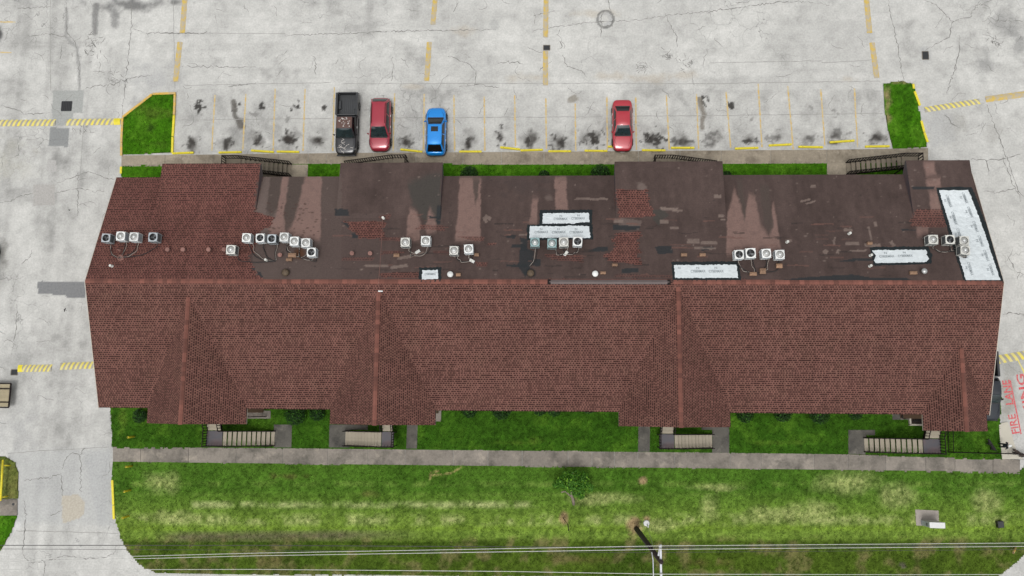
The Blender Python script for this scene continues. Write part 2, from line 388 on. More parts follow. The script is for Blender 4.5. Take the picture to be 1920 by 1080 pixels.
# ------------------------------------------------------------------ painter for wear and stains (per-vertex colours)
def inpoly(u, v, pts):
    r = np.zeros(u.shape, bool); n = len(pts)
    for i in range(n):
        x0, y0 = pts[i]; x1, y1 = pts[(i+1) % n]
        if y0 == y1: continue
        c = ((y0 > v) != (y1 > v)) & (u < (x1-x0)*(v-y0)/(y1-y0)+x0); r ^= c
    return r
class Paint:
    def __init__(s, co, base):
        s.x, s.y = co[:, 0], co[:, 1]; s.u, s.v = projn(co[:, 0], co[:, 1], co[:, 2])
        s.C = np.tile(np.array(lin(base)), (len(co), 1)); s.sh = np.zeros(len(co))
        s.n1 = fbm(s.x, s.y, .8, 1)-.5; s.n2 = fbm(s.x, s.y, .8, 5)-.5; s.n3 = fbm(s.x, s.y, .34, 9, 3)
    def sel(s, x0, x1, y0, y1): return np.nonzero((s.u > x0) & (s.u < x1) & (s.v > y0) & (s.v < y1))[0]
    def put(s, i, m, c): s.C[i] = s.C[i]*(1-m[:, None])+np.array(lin(c))*m[:, None]
    def mul(s, f): s.C *= np.asarray(f)[:, None]
    def blob(s, cx, cy, rx, ry, c, st=1, edge=.5, rough=.9):
        k = 1.8; i = s.sel(cx-rx*k, cx+rx*k, cy-ry*k, cy+ry*k)
        d = np.hypot((s.u[i]-cx)/rx, (s.v[i]-cy)/ry)+rough*s.n1[i]*2
        s.put(i, np.clip((1-d)/edge, 0, 1)*st, c)
    def splat(s, cx, cy, rx, ry, c, st=1, thr=.5):
        i = s.sel(cx-rx*1.6, cx+rx*1.6, cy-ry*1.6, cy+ry*1.6)
        d = np.hypot((s.u[i]-cx)/rx, (s.v[i]-cy)/ry)
        m = np.clip((s.n3[i]-thr-.35*(d-.6))*9, 0, 1)*np.clip((1.5-d)*2, 0, 1); s.put(i, m*st, c)
    def poly(s, pts, c=None, st=1, warp=5, sh=None, soft=0, mott=0):
        us = [p[0] for p in pts]; vs = [p[1] for p in pts]
        i = s.sel(min(us)-9, max(us)+9, min(vs)-9, max(vs)+9)
        uu, vv = s.u[i]+s.n1[i]*warp*2, s.v[i]+s.n2[i]*warp*2; m = inpoly(uu, vv, pts).astype(float)
        if soft:
            for a, b in ((soft, 0), (-soft, 0), (0, soft*2.5), (0, -soft*2.5), (0, soft*5), (0, -soft*5)): m += inpoly(uu+a, vv+b, pts)
            m /= 7
        if mott: m *= np.clip(1-mott+mott*2*s.n3[i], 0, 1)
        m *= st
        if c is not None: s.put(i, m, c)
        if sh is not None: s.sh[i] = s.sh[i]*(1-m)+sh*m
    def stroke(s, pts, wd, c, st=1, warp=2, edge=.5):
        us = [p[0] for p in pts]; vs = [p[1] for p in pts]
        i = s.sel(min(us)-2*wd-6, max(us)+2*wd+6, min(vs)-2*wd-6, max(vs)+2*wd+6)
        u = s.u[i]+s.n1[i]*warp*2; v = s.v[i]+s.n2[i]*warp*2; d = np.full(len(i), 1e9)
        for (ax, ay), (bx, by) in zip(pts, pts[1:]):
            L = (bx-ax)**2+(by-ay)**2; t = np.clip(((u-ax)*(bx-ax)+(v-ay)*(by-ay))/L, 0, 1)
            d = np.minimum(d, np.hypot(u-ax-t*(bx-ax), v-ay-t*(by-ay)))
        s.put(i, np.clip((1-d/wd)/edge, 0, 1)*st, c)

# ================================================================== THE SETTING
# far ground sheet, reaching the horizon
g = MB(); g.add([(-3000, -3000, -.05), (3000, -3000, -.05), (3000, 3000, -.05), (-3000, 3000, -.05)], [(0, 1, 2, 3)])
M['far'] = mat('far_concrete', (190, 190, 184), .95, var=.2, scale=.05)
g.build('ground', 'far', kind='structure')

# ---- concrete parking lot and drives: one finely divided sheet carrying stains, patches, wear and one painted car shadow
xs = np.arange(-60, 52.01, .12); ys = np.arange(-22, 46.01, .12)
co, q = grid_mesh('lot', xs, ys, lambda X, Y: 0*X, None)
pt = Paint(co, (209, 208, 203)); X, Y = co[:, 0], co[:, 1]
f = 1+.24*(fbm(X, Y, 9, 21)-.5)+.30*(fbm(X, Y, 2.2, 22)-.5)+.26*(fbm(X, Y, .5, 23, 3)-.5)-.35*np.clip(fbm(X, Y, 3.0, 24, 5)-.58, 0, 1)*3*(fbm(X, Y, .6, 25, 3))
lane = np.clip((pt.v-20)/60, 0, 1)*np.clip((165-pt.v)/10, 0, 1)
f += .16*lane*(fbm(X*.12, Y, .9, 31)-.5)                       # rubbed along the lane
drive = np.clip((240-pt.u)/30, 0, 1)
f += .16*drive*(fbm(X, Y*.10, .9, 33)-.5)
stall = ((pt.v > 168) & (pt.v < 286) & (pt.u > 325) & (pt.u < 1665)).astype(float)
f *= 1-.07*stall
f += stall*.34*(fbm(X, Y*.5, .8, 35)-.5)+.10*stall*(fbm(X, Y, .25, 36, 2)-.5)
grime = np.clip((fbm(X, Y, 1.4, 26, 5)-.5)*5, 0, 1)*np.clip((fbm(X, Y, 7, 27, 3)-.38)*4, 0, 1)
f -= .16*grime*(.5+fbm(X, Y, .3, 28, 2))
f += .13*lane*(fbm(X*.06, Y, .35, 37, 3)-.5)+.16*drive*np.clip((fbm(X, Y*.05, 1.3, 38, 3)-.55)*-5, -1, 0)
pt.mul(np.clip(f, .4, 1.25))
for a in [(985, 146, 60, 10), (1140, 142, 42, 9), (1215, 148, 45, 11), (1285, 140, 40, 10), (1590, 148, 22, 7), (770, 162, 30, 6), (870, 60, 22, 12), (1120, 25, 60, 8)]:
    pt.blob(*a, (198, 189, 174), .6, .8)
pt.blob(250, 8, 95, 16, (90, 90, 90), .75, .8); pt.blob(215, 25, 10, 40, (110, 110, 110), .6, .8); pt.blob(330, 4, 22, 10, (100, 100, 98), .7, .7)
pt.stroke([(180, 10), (178, 60)], 7, (100, 100, 100), .6, 3); pt.stroke([(125, 15), (124, 70), (145, 90), (150, 170)], 4, (140, 140, 138), .5, 3)
for a in [(1885, 45, 45, 30), (1850, 110, 25, 40), (1905, 90, 25, 30)]: pt.blob(*a, (142, 142, 140), .6, .9)
pt.blob(1795, 230, 30, 30, (172, 170, 162), .6, .8); pt.blob(1865, 255, 18, 26, (176, 174, 168), .5, .8); pt.blob(1760, 235, 40, 40, (188, 188, 186), .6, .5)
pt.blob(1890, 740, 18, 60, (168, 164, 154), .8, .7); pt.blob(1896, 690, 30, 22, (178, 178, 172), .7, .7)
pt.blob(35, 800, 40, 70, (176, 176, 174), .6, .9); pt.blob(30, 690, 30, 60, (168, 168, 164), .7, .9); pt.blob(20, 980, 35, 20, (238, 238, 236), .7, .8)
pt.blob(5, 480, 12, 45, (120, 118, 112), .7, .9); pt.blob(10, 300, 60, 40, (192, 190, 178), .6, .9)  # first blob paints the shadow round the car at the left edge
pt.blob(0, 65, 6, 20, (70, 70, 70), .9, .8)
pt.blob(290, 150, 60, 40, (186, 186, 184), .7, .9); pt.blob(270, 195, 30, 14, (160, 160, 158), .6, .8)
# driveway to the street: slightly greyer pours
pt.poly([(15, 848), (205, 838), (216, 985), (15, 980)], (192, 193, 191), .6, 2.5, soft=1.5)
pt.poly([(155, 850), (205, 845), (214, 985), (185, 985)], (186, 187, 186), .5, 3, soft=2)
# repair patches
pt.poly([(99, 170), (158, 169), (156, 212), (138, 213), (138, 236), (97, 236)], (172, 174, 170), .9, .8)
pt.poly([(95, 239), (131, 240), (127, 275), (92, 273)], (148, 150, 149), .95, .8)
pt.poly([(62, 346), (103, 345), (103, 385), (62, 386)], (184, 181, 176), .9, .8)
pt.poly([(88, 300), (106, 300), (106, 322), (88, 322)], (192, 190, 186), .9, .8)
pt.poly([(71, 527), (160, 529), (160, 558), (125, 558), (122, 553), (70, 551)], (134, 135, 136), .95, .8)
pt.poly([(116, 929), (148, 927), (160, 945), (158, 962), (150, 972), (117, 982)], (200, 192, 176), .95, 1)
pt.poly([(139, 1007), (145, 1010), (160, 1038), (156, 1030)], (158, 158, 156), .9, .5)
pt.blob(1135, 35, 15, 15, (190, 190, 188), .8, .3, .4); pt.blob(1132, 36, 9, 10, (214, 212, 206), .8, .4, .4)
pt.stroke([(1135+15*math.cos(t), 36+16*math.sin(t)) for t in np.linspace(0, 6.28, 24)], 2.6, (120, 120, 117), .85, 1.5)
pt.blob(926, 46, 12, 13, (190, 190, 186), .8, .3, .3); pt.blob(1735, 103, 13, 18, (186, 186, 184), .8, .4, .4)
# oil stains, tyre marks and drips in the stalls
STAINS = [(361, 268, 13, 20, .75), (426, 268, 16, 16, .8), (483, 262, 13, 16, .9), (540, 258, 17, 19, .95), (596, 262, 13, 17, .9), (762, 264, 13, 17, .8),
          (879, 262, 13, 20, .95), (938, 258, 12, 26, .95), (994, 262, 15, 22, .8), (1050, 264, 20, 17, .9), (1112, 260, 20, 24, .95), (1228, 258, 21, 22, .98),
          (1280, 262, 22, 16, .75), (1334, 258, 16, 20, .55), (1405, 262, 18, 12, .85), (1455, 258, 15, 16, .5), (1516, 258, 20, 14, .55), (1570, 250, 18, 16, .6), (1640, 258, 24, 14, .75)]
for cx, cy, rx, ry, st in STAINS:
    pt.blob(cx, cy, rx*1.15, ry*1.0, (92, 88, 83), st*.7, .9, .9); pt.blob(cx+random.uniform(-3, 3), cy+3, rx*random.uniform(.55, .85), ry*random.uniform(.6, .9), (54, 47, 42), st*random.uniform(.8, 1), .7, .9); pt.splat(cx, cy+2, rx*1.35, ry*1.1, (54, 50, 46), st*.9, .56)
    if random.random() < .4: pt.splat(cx+random.uniform(-6, 6), cy-random.uniform(30, 60), rx*random.uniform(.5, 1.1), random.uniform(8, 22), (124, 122, 118), .6, .62)
for cx, cy in [(375, 200), (440, 200), (490, 203), (553, 200), (606, 203), (1318, 190), (1370, 200)]: pt.splat(cx, cy, 11, 13, (60, 57, 54), .95, .52)
pt.stroke([(438, 190), (440, 215), (446, 225), (456, 238)], 6, (110, 106, 100), .9, 3); pt.blob(450, 232, 8, 12, (116, 112, 106), .9, .4)
pt.stroke([(1311, 185), (1316, 200), (1320, 215), (1316, 240)], 6, (140, 134, 124), .9, 4)
pt.blob(1072, 186, 12, 7, (150, 144, 132), .8, .4)
pt.blob(1563, 267, 14, 5, (58, 54, 50), .9, .5)
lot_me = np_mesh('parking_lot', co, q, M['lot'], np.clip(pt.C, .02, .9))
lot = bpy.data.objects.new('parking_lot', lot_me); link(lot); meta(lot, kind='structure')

# ---- cracks and construction joints: thin dark ribbons following the photo's crack lines
def wiggle(pts, amp, n=5):
    out = []
    for (a, b), (c, d) in zip(pts, pts[1:]):
        L = math.hypot(c-a, d-b); k = max(1, int(L/n))
        for i in range(k):
            t = i/k; out.append((a+(c-a)*t+random.gauss(0, amp), b+(d-b)*t+random.gauss(0, amp)))
    out.append(pts[-1]); return out
def ribbon(mb, pts, wd, z, taper=True, jit=.5):
    ps = [P(u, v, z) for u, v in pts]; L = []; n = len(ps)
    for i, p in enumerate(ps):
        d = (ps[min(i+1, n-1)]-ps[max(i-1, 0)]); d = Vector((-d.y, d.x, 0)).normalized()
        h = wd/2*(random.uniform(1-jit, 1+jit) if jit else 1)*(.5+.5*math.sin(math.pi*(i+.5)/n) if taper else 1)
        L += [p-d*h, p+d*h]
    mb.add(L, [(2*i, 2*i+1, 2*i+3, 2*i+2)[::-1] for i in range(n-1)])
CR = [[(0, 198), (30, 205), (45, 213), (95, 212)], [(35, 17), (60, 14), (95, 12)], [(55, 68), (90, 63), (125, 70)], [(125, 0), (124, 60), (140, 78), (148, 110), (150, 165)],
      [(245, 0), (247, 45), (238, 130), (230, 205), (228, 222)], [(180, 5), (178, 70)], [(150, 170), (185, 160), (210, 158), (250, 145), (285, 140)], [(115, 85), (113, 110)],
      [(250, 55), (275, 62), (345, 62), (400, 62)], [(0, 379), (20, 377), (40, 367), (62, 362)], [(104, 362), (125, 355), (150, 353), (175, 358), (195, 358)], [(146, 322), (147, 370), (145, 405)],
      [(120, 335), (140, 332), (165, 322), (185, 328), (200, 336), (215, 337)], [(32, 570), (30, 620), (22, 665)], [(33, 262), (36, 285)], [(60, 470), (55, 485), (40, 495)],
      [(45, 902), (75, 896), (95, 897), (100, 890), (115, 888)], [(115, 888), (117, 930)], [(116, 880), (122, 860), (135, 850), (148, 853), (152, 870), (151, 925)], [(150, 852), (160, 840)],
      [(95, 968), (116, 958)], [(46, 938), (48, 965), (45, 1000), (42, 1040), (55, 1055)], [(55, 1055), (90, 1052), (120, 1042), (165, 1047), (200, 1045), (220, 1030)], [(84, 1055), (82, 1080)],
      [(535, 66), (620, 64), (700, 60), (830, 57), (930, 55)], [(1000, 57), (1100, 42), (1195, 37)], [(1195, 38), (1245, 30), (1340, 20), (1460, 4), (1510, 3), (1555, 10)], [(1247, 24), (1252, 40), (1268, 65), (1270, 88)],
      [(735, 108), (737, 125), (735, 152)], [(840, 105), (860, 112), (880, 120), (893, 135), (890, 158)], [(850, 22), (860, 5)], [(1055, 105), (1065, 125), (1090, 133), (1100, 145)], [(935, 118), (960, 115), (985, 120)], [(1010, 135), (1020, 120), (1022, 110)],
      [(1045, 65), (1050, 55)], [(1050, 78), (1055, 90), (1045, 92)], [(1000, 30), (1040, 20)], [(1665, 0), (1680, 70), (1690, 130), (1695, 150)], [(1735, 0), (1755, 10), (1775, 30), (1785, 40), (1780, 70), (1750, 85), (1735, 95)],
      [(1785, 40), (1820, 30), (1830, 10), (1860, 0)], [(1798, 65), (1800, 90), (1790, 130), (1775, 175)], [(1865, 40), (1890, 38), (1920, 42)], [(1820, 298), (1850, 300), (1890, 297), (1915, 288)], [(1845, 358), (1870, 362), (1905, 352)],
      [(1850, 195), (1865, 235), (1880, 275), (1900, 330), (1915, 380)], [(1880, 295), (1900, 350), (1920, 370)], [(1850, 300), (1855, 330)], [(1880, 590), (1900, 587), (1920, 590)], [(1890, 480), (1905, 510), (1920, 515)], [(1770, 215), (1785, 230), (1800, 240)],
      [(340, 125), (480, 126)], [(430, 162), (460, 158), (480, 155)], [(590, 105), (592, 140)], [(860, 162), (900, 158), (935, 164)], [(1130, 20), (1125, 40), (1132, 52), (1146, 48), (1150, 35), (1142, 22), (1130, 20)], [(1146, 20), (1140, 0)], [(1128, 52), (1126, 70)]]
cb = MB()
for c in CR: ribbon(cb, wiggle(c, 1.1, 3.5), .06, .004, True, .75)
for _ in range(150):                                          # fine hairline cracks
    u, v = random.choice([(random.uniform(330, 1650), random.uniform(0, 165)), (random.uniform(0, 225), random.uniform(0, 900)), (random.uniform(1750, 1920), random.uniform(0, 640)), (random.uniform(330, 1650), random.uniform(165, 280))])
    a = random.uniform(0, 6.28); p = [(u, v)]
    for _ in range(random.randint(3, 7)):
        a += random.gauss(0, .5); u += math.cos(a)*5; v += math.sin(a)*5; p.append((u, v))
    ribbon(cb, wiggle(p, .5, 3), .035, .004)
for (u, v, r) in [(165, 100, 22), (175, 75, 16), (215, 148, 24), (1290, 118, 16), (1255, 105, 14), (1205, 125, 14), (160, 240, 16), (1870, 80, 20)]:   # map cracking
    for _ in range(22):
        a = random.uniform(0, 6.28); uu = u+random.gauss(0, r*.5); vv = v+random.gauss(0, r*.4)
        ribbon(cb, wiggle([(uu, vv), (uu+math.cos(a)*8, vv+math.sin(a)*8)], .8, 3), .04, .004)
cb.build('crack', 'crack', lot, kind='stuff')
jb = MB()
JT = [[(300, 62), (535, 63)], [(345, 160), (620, 155)], [(640, 157), (1100, 156), (1300, 157), (1650, 152)], [(330, 225), (620, 222)], [(740, 221), (1130, 219)], [(1190, 218), (1655, 213)], [(94, 0), (95, 170)], [(158, 225), (150, 330)],
      [(15, 850), (70, 846), (205, 838)], [(30, 995), (120, 997), (222, 1000)], [(325, 0), (328, 165)], [(1540, 118), (1640, 112)], [(1330, 118), (1540, 114)]]
for j in JT: ribbon(jb, wiggle(j, .35, 8), .05, .004, False, .35)
jb.build('construction_joint', 'joint', lot, kind='stuff')

# ---- stall lines
LINES = [(403, 178, 397, 283), (461, 176, 455, 283), (516, 166, 512, 282), (572, 166, 568, 283), (627, 163, 624, 283), (740, 175, 737, 283), (795.5, 176, 793.5, 283), (851, 178, 852.5, 284), (908, 181, 909, 283), (965, 178, 966.5, 274),
         (1023.5, 184, 1024.3, 279), (1078.5, 194, 1079.4, 283), (1138, 181, 1138.7, 281), (1192, 182, 1193, 281), (1249.5, 178, 1255, 281), (1306, 176, 1310, 280), (1361.5, 172, 1370, 277), (1421.6, 157, 1428.7, 276), (1477, 161, 1487.4, 280), (1539, 167, 1546.7, 273), (1602, 166, 1608, 276),
         (0, 41, 29, 41.5), (0, 98, 22, 98.5)]
for a in LINES:
    b = MB(); ribbon(b, wiggle([a[:2], a[2:]], .12, 7), .125, .005, False, .22); b.build('stall_line', 'line', lot)

# ---- lawns: gently uneven turf sheets with grass standing on them
def turf(co, name):
    fr = name in ('front',); base = {'front': (84, 122, 40), 'court': (62, 102, 26)}.get(name, (70, 122, 20))
    p = Paint(co, base); X, Y = co[:, 0], co[:, 1]; u, v = p.u, p.v
    n = fbm(X, Y, 4.0, 41); n2 = fbm(X, Y, 1.1, 43, 3); sp = .5*vnoise(X, Y, .30, 45)+.5*vnoise(X, Y, .13, 46)       # sp: blade-scale speckle
    def lay(c, m):
        m = np.clip(m, 0, .97)[:, None]; p.C = p.C*(1-m)+np.array(lin(c))*m
    def band(c, h): return np.clip(1-np.abs(v-c)/h, 0, 1)
    lay((58, 100, 24), np.clip((n-.5)*3, 0, 1)*.6)
    if fr:
        vv = v+7*(n-.5)
        lay((128, 154, 64), np.clip((vv-915)/60, 0, 1)*.85*np.clip(.45+sp, 0, 1))
        lay((136, 158, 78), (band(908, 8)*.7+band(927, 5)*.4)*np.clip((n2-.35)*3, 0, 1)*np.clip(.2+sp, 0, 1))
        lay((186, 192, 132), band(946+3*(n2-.5), 9)*(u > 355)*(u < 1010)*np.clip((n2-.25)*3, 0, 1)*np.clip(.25+1.1*sp, 0, 1))
        lay((176, 182, 120), band(975, 16)*np.clip((n2-.45)*5, 0, 1)*np.clip(.1+1.1*sp, 0, 1))
        lay((128, 158, 52), band(990, 8)*.7*np.clip(.2+sp, 0, 1))
        for cx, cy, rx, ry in [(1340, 914, 60, 9), (1590, 905, 70, 26), (1330, 950, 26, 30), (300, 905, 45, 28), (1440, 965, 60, 20), (1520, 960, 60, 25), (330, 970, 60, 16), (1690, 930, 50, 30), (1130, 935, 80, 14), (1230, 985, 60, 14), (1850, 940, 40, 30)]:
            d = np.hypot((u-cx)/rx, (v-cy)/ry)+.8*(n2-.5); lay((172, 180, 114), np.clip((1-d)*1.3, 0, .85)*np.clip(.15+1.1*sp, 0, 1))
        # the shallow ditch along the street: thatch, then darker rough grass
        lay((76, 98, 28), np.clip((v-1008)/9, 0, 1)*.85); lay((60, 84, 24), np.clip((v-1010)/9, 0, 1)*np.clip((n-.45)*4, 0, 1)*.7)
        lay((112, 106, 82), band(1007-.010*(u-330), 11)**.5*np.clip((u-285)/60, 0, 1)*np.clip((800-u)/160, 0, 1)*np.clip(.65+.5*sp, 0, 1))
        lay((120, 112, 74), np.clip((v-1000)/14, 0, 1)*np.clip((n2-.52)*6, 0, 1)*np.clip(.3+sp, 0, 1)*.8)
        lay((40, 70, 14), band(1018, 2.5)*.6*(u < 900))
        for a in [(1206, 901, 10, 9), (1057, 973, 10, 13), (1190, 987, 17, 22), (1212, 973, 9, 7)]: p.blob(*a, (178, 150, 116), .85, .5, .5)
        for a in [(540, 893, 45, 7), (690, 926, 24, 8), (510, 1050, 40, 14), (1090, 1050, 70, 10), (1310, 1055, 60, 10)]: p.blob(*a, (104, 92, 56), .55, .9)
        p.stroke([(806, 886), (822, 884)], 2, (196, 180, 120), .8, 1); p.stroke([(808, 899), (806, 892), (846, 888), (864, 877)], 1.8, (190, 176, 116), .75, 2)
        p.blob(1694, 1060, 9, 9, (112, 108, 92), .9, .4)
    else:
        lay((96, 134, 40), np.clip((n2-.5)*4, 0, 1)*.45*np.clip(.2+sp, 0, 1))
        if name == 'island_east': p.blob(1664, 195, 9, 48, (156, 140, 100), .85, .8); p.blob(1690, 154, 30, 4, (150, 136, 96), .7, .8)
        if name == 'island_west': p.blob(282, 243, 9, 9, (44, 66, 22), .8, .6); p.blob(290, 210, 40, 16, (104, 118, 50), .5, .9); p.blob(300, 268, 30, 10, (112, 126, 56), .4, .9)
        if name == 'verge_west': lay((134, 120, 78), np.clip(.3+.8*n2, 0, 1)*.8)
        for a in [(230, 790, 10, 40), (1460, 830, 60, 6), (970, 830, 50, 6), (1000, 826, 18, 10)]: p.blob(*a, (112, 140, 50), .5, 1.0)
    p.C *= (1+.95*(sp-.5)+.45*(n2-.5))[:, None]
    return np.clip(p.C, .004, .6)
PADS = [([(514, 796), (548, 796), (547, 839), (514, 839)], 'pad'), ([(618, 796), (650, 796), (690, 797), (690, 806), (656, 806), (656, 839), (617, 839)], 'pad'),
        ([(764, 780), (784, 780), (782, 841), (762, 841)], 'pad'), ([(1197, 780), (1219, 780), (1218, 847), (1196, 847)], 'pad'),
        ([(1315, 796), (1367, 796), (1367, 849), (1335, 849), (1335, 806), (1315, 806)], 'pad'), ([(1590, 806), (1640, 806), (1640, 816), (1624, 816), (1622, 852), (1590, 851)], 'pad'),
        ([(464, 770), (508, 770), (508, 785), (464, 785)], 'pale'), ([(818, 765), (828, 765), (827, 790), (817, 790)], 'pale'), ([(1671, 772), (1702, 772), (1702, 787), (1673, 787)], 'pad'),
        ([(492, 309), (578, 309), (577, 352), (492, 352)], 'slab_n'), ([(1550, 307), (1606, 306), (1606, 352), (1550, 352)], 'slab_n'),
        ([(1872, 797), (1876, 793), (1889, 791), (1896, 815), (1907, 853), (1918, 860), (1878, 861), (1874, 825)], 'pale_concrete'),
        ([(1715, 955), (1759, 957), (1760, 986), (1717, 985)], 'pad_pale'), ([(-20, 936), (33, 936), (33, 966), (-20, 967)], 'slab')]
LAWNS = {
 'front': ([(212, 866), (620, 871), (1000, 874), (1450, 880), (1905, 887), (1930, 870), (1990, 870), (1990, 1000), (1925, 1035), (1900, 1058), (1872, 1080), (1868, 1083), (1400, 1081), (960, 1080), (600, 1077), (400, 1076), (292, 1073), (265, 1060), (245, 1040), (228, 1010), (218, 978), (211, 900)], .065),
 'court': ([(203, 700), (1852, 700), (1876, 745), (1874, 790), (1880, 862), (1590, 852), (780, 842), (212, 839)], .065),
 'north': ([(229, 311), (580, 308), (1000, 309), (1550, 307), (1700, 305), (1715, 360), (229, 360)], .065),
 'island_west': ([(230, 290), (231, 221), (288, 178), (328, 176), (324, 286)], .075),
 'island_east': ([(1657, 158), (1690, 152), (1711, 158), (1738, 276), (1674, 279), (1664, 240), (1658, 200)], .075),
 'verge_west': ([(-60, 856), (12, 857), (27, 866), (35, 885), (34, 935), (-60, 937)], .065),
 'verge_south_west': ([(-60, 967), (33, 967), (22, 995), (6, 1025), (-8, 1045), (-60, 1060)], .065)}
LABL = {'front': 1, 'court': 1, 'north': .8, 'island_west': 1, 'island_east': 1, 'verge_west': .6, 'verge_south_west': .8}
gv, gc, gq = [], [], []; gb = 0
for nm, (pp, zz) in LAWNS.items():
    wp = [P(u, v, 0) for u, v in pp]; pl = [(p.x, p.y) for p in wp]
    xa, xb = min(p[0] for p in pl), max(p[0] for p in pl); ya, yb = min(p[1] for p in pl), max(p[1] for p in pl)
    b = MB(); b.prism(pl, -.02, .012); edge_me = b          # turf edge and soil below
    st = .16; gx = np.arange(xa, xb+st, st); gy = np.arange(ya, yb+st, st)
    co, q = grid_mesh('t', gx, gy, lambda X, Y: zz+.035*(fbm(X, Y, 1.1, 61)-.5)+.02*(fbm(X, Y, .3, 63)-.5), None)
    cx = co[q].mean(1); keep = inpoly(cx[:, 0]+.12*(vnoise(cx[:, 0], cx[:, 1], .3, 3)-.5), cx[:, 1]+.12*(vnoise(cx[:, 0], cx[:, 1], .3, 4)-.5), pl); q = q[keep]
    used = np.unique(q); mp = np.full(len(co), -1); mp[used] = np.arange(len(used)); co = co[used]; q = mp[q]
    colr = turf(co, nm)
    lawn = bpy.data.objects.new('lawn', np_mesh('lawn', co, q, M['lawn'], colr)); link(lawn); meta(lawn, kind='structure')
    M.setdefault('turf_soil', mat('turf_soil', (78, 84, 34), .95, var=.3, scale=3))
    WM[lawn.name] = Matrix.Identity(4); edge_me.build('turf_edge', 'turf_soil', lawn)
    # grass tufts
    dens = 75*LABL[nm]; N = int((xb-xa)*(yb-ya)*dens)
    tx = RNG.uniform(xa, xb, N); ty = RNG.uniform(ya, yb, N); k = inpoly(tx, ty, pl)
    u_, v_ = projn(tx, ty, 0*tx)
    k &= (u_ > -40) & (u_ < 1960) & (v_ > -20) & (v_ < 1100)
    if nm == 'court': k &= v_ > 755
    if nm == 'north': k &= v_ < 340
    for ring, _m in PADS: k &= ~inpoly(u_, v_, ring)
    tx, ty = tx[k], ty[k]; N = len(tx)
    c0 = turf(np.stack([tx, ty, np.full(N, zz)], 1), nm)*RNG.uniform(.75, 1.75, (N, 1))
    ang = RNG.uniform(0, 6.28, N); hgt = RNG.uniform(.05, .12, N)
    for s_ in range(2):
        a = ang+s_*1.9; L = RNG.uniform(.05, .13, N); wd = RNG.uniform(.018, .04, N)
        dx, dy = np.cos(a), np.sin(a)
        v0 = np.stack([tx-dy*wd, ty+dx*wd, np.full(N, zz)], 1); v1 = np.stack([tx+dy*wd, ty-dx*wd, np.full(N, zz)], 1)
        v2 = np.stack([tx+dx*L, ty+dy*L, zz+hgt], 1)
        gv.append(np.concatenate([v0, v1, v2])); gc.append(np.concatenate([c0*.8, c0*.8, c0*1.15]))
        i = np.arange(N); gq.append(np.stack([i, i+N, i+2*N], 1)+gb); gb += 3*N
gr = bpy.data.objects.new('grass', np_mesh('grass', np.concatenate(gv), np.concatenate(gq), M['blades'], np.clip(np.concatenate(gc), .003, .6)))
link(gr); meta(gr, 'short mown green grass growing over the lawns round the building', 'grass', None, 'stuff')

# ---- pavements built slab by slab
def pavement(name, mt, top, bot, joints, label=None, z=.06):
    def at(line, x):
        for (a, b), (c, d) in zip(line, line[1:]):
            if a <= x <= c: return b+(d-b)*(x-a)/(c-a)
        return line[-1][1]
    root = empty(name, P(joints[len(joints)//2], top[0][1], 0)); root['kind'] = 'structure'
    for a, b in zip(joints, joints[1:]):
        tilt = random.uniform(-.008, .008); m = MB(); n = 4; pts = []
        xs_ = [a+.35+(b-a-.7)*i/n for i in range(n+1)]
        pts = [P(x, at(top, x), 0) for x in xs_]+[P(x, at(bot, x), 0) for x in xs_[::-1]]
        m.prism([(p.x, p.y) for p in pts], -.03, z+tilt); m.build('slab', mt, root)
    return root
pavement('front_pavement', 'slab', [(212, 838), (620, 841), (1196, 846), (1590, 852), (1918, 862)], [(212, 867), (620, 872), (1000, 876), (1450, 881), (1918, 889)],
         [212, 264, 354, 443, 530, 615, 690, 760, 850, 915, 979, 1065, 1110, 1152, 1196, 1265, 1369, 1427, 1526, 1590, 1660, 1735, 1790, 1861, 1912])
pavement('rear_pavement', 'slab_n', [(228, 292), (660, 287), (1000, 285), (1560, 281), (1740, 278)], [(228, 313), (580, 309), (1000, 309), (1550, 307), (1740, 305)],
         [228, 310, 400, 437, 523, 578, 612, 700, 780, 868, 940, 1020, 1110, 1197, 1275, 1352, 1445, 1550, 1640, 1740])
# concrete pads and paths (rings in pixels)
for ring, mt in PADS:
    ps = [P(u, v, 0) for u, v in ring]; m = MB(); m.prism([(p.x, p.y) for p in ps], -.03, .10)
    m.build('paved_pad', 'slab' if mt == 'pale' else mt, kind='structure', bevel=.01)

# ---- yellow kerbs round the islands and the drive
kerb = empty('island_kerb', P(228, 255, 0)); kerb['kind'] = 'structure'
KB = [((228.5, 292), (228.5, 268), 'yellow_old'), ((228.5, 267.6), (230.5, 222), 'yellow_old'), ((230.6, 220.5), (286, 177.6), 'yellow_old'), ((287, 176.8), (330, 175.4), 'yellow_old'), ((328.6, 178), (327.2, 216), 'yellow_old'),
      ((327, 217), (324.6, 256), 'yellow'), ((324.5, 257), (323.6, 287), 'yellow'), ((228, 313), (227.5, 326), 'yellow'),
      ((1711.5, 158), (1712.5, 167), 'yellow'), ((1714, 172), (1724, 198.5), 'yellow'), ((1726.5, 227), (1732, 248), 'yellow'), ((1732.2, 249), (1738.5, 267), 'yellow'), ((211.5, 900), (213.5, 946), 'yellow'), ((213.6, 947), (214.6, 973), 'yellow')]
for a, b, mt in KB:
    A, B = P(*a, .0), P(*b, .0); m = MB(); m.bar(A+Vector((0, 0, .07)), B+Vector((0, 0, .07)), .2, .15)
    m.build('kerb_block', mt, kerb, bevel=.025)

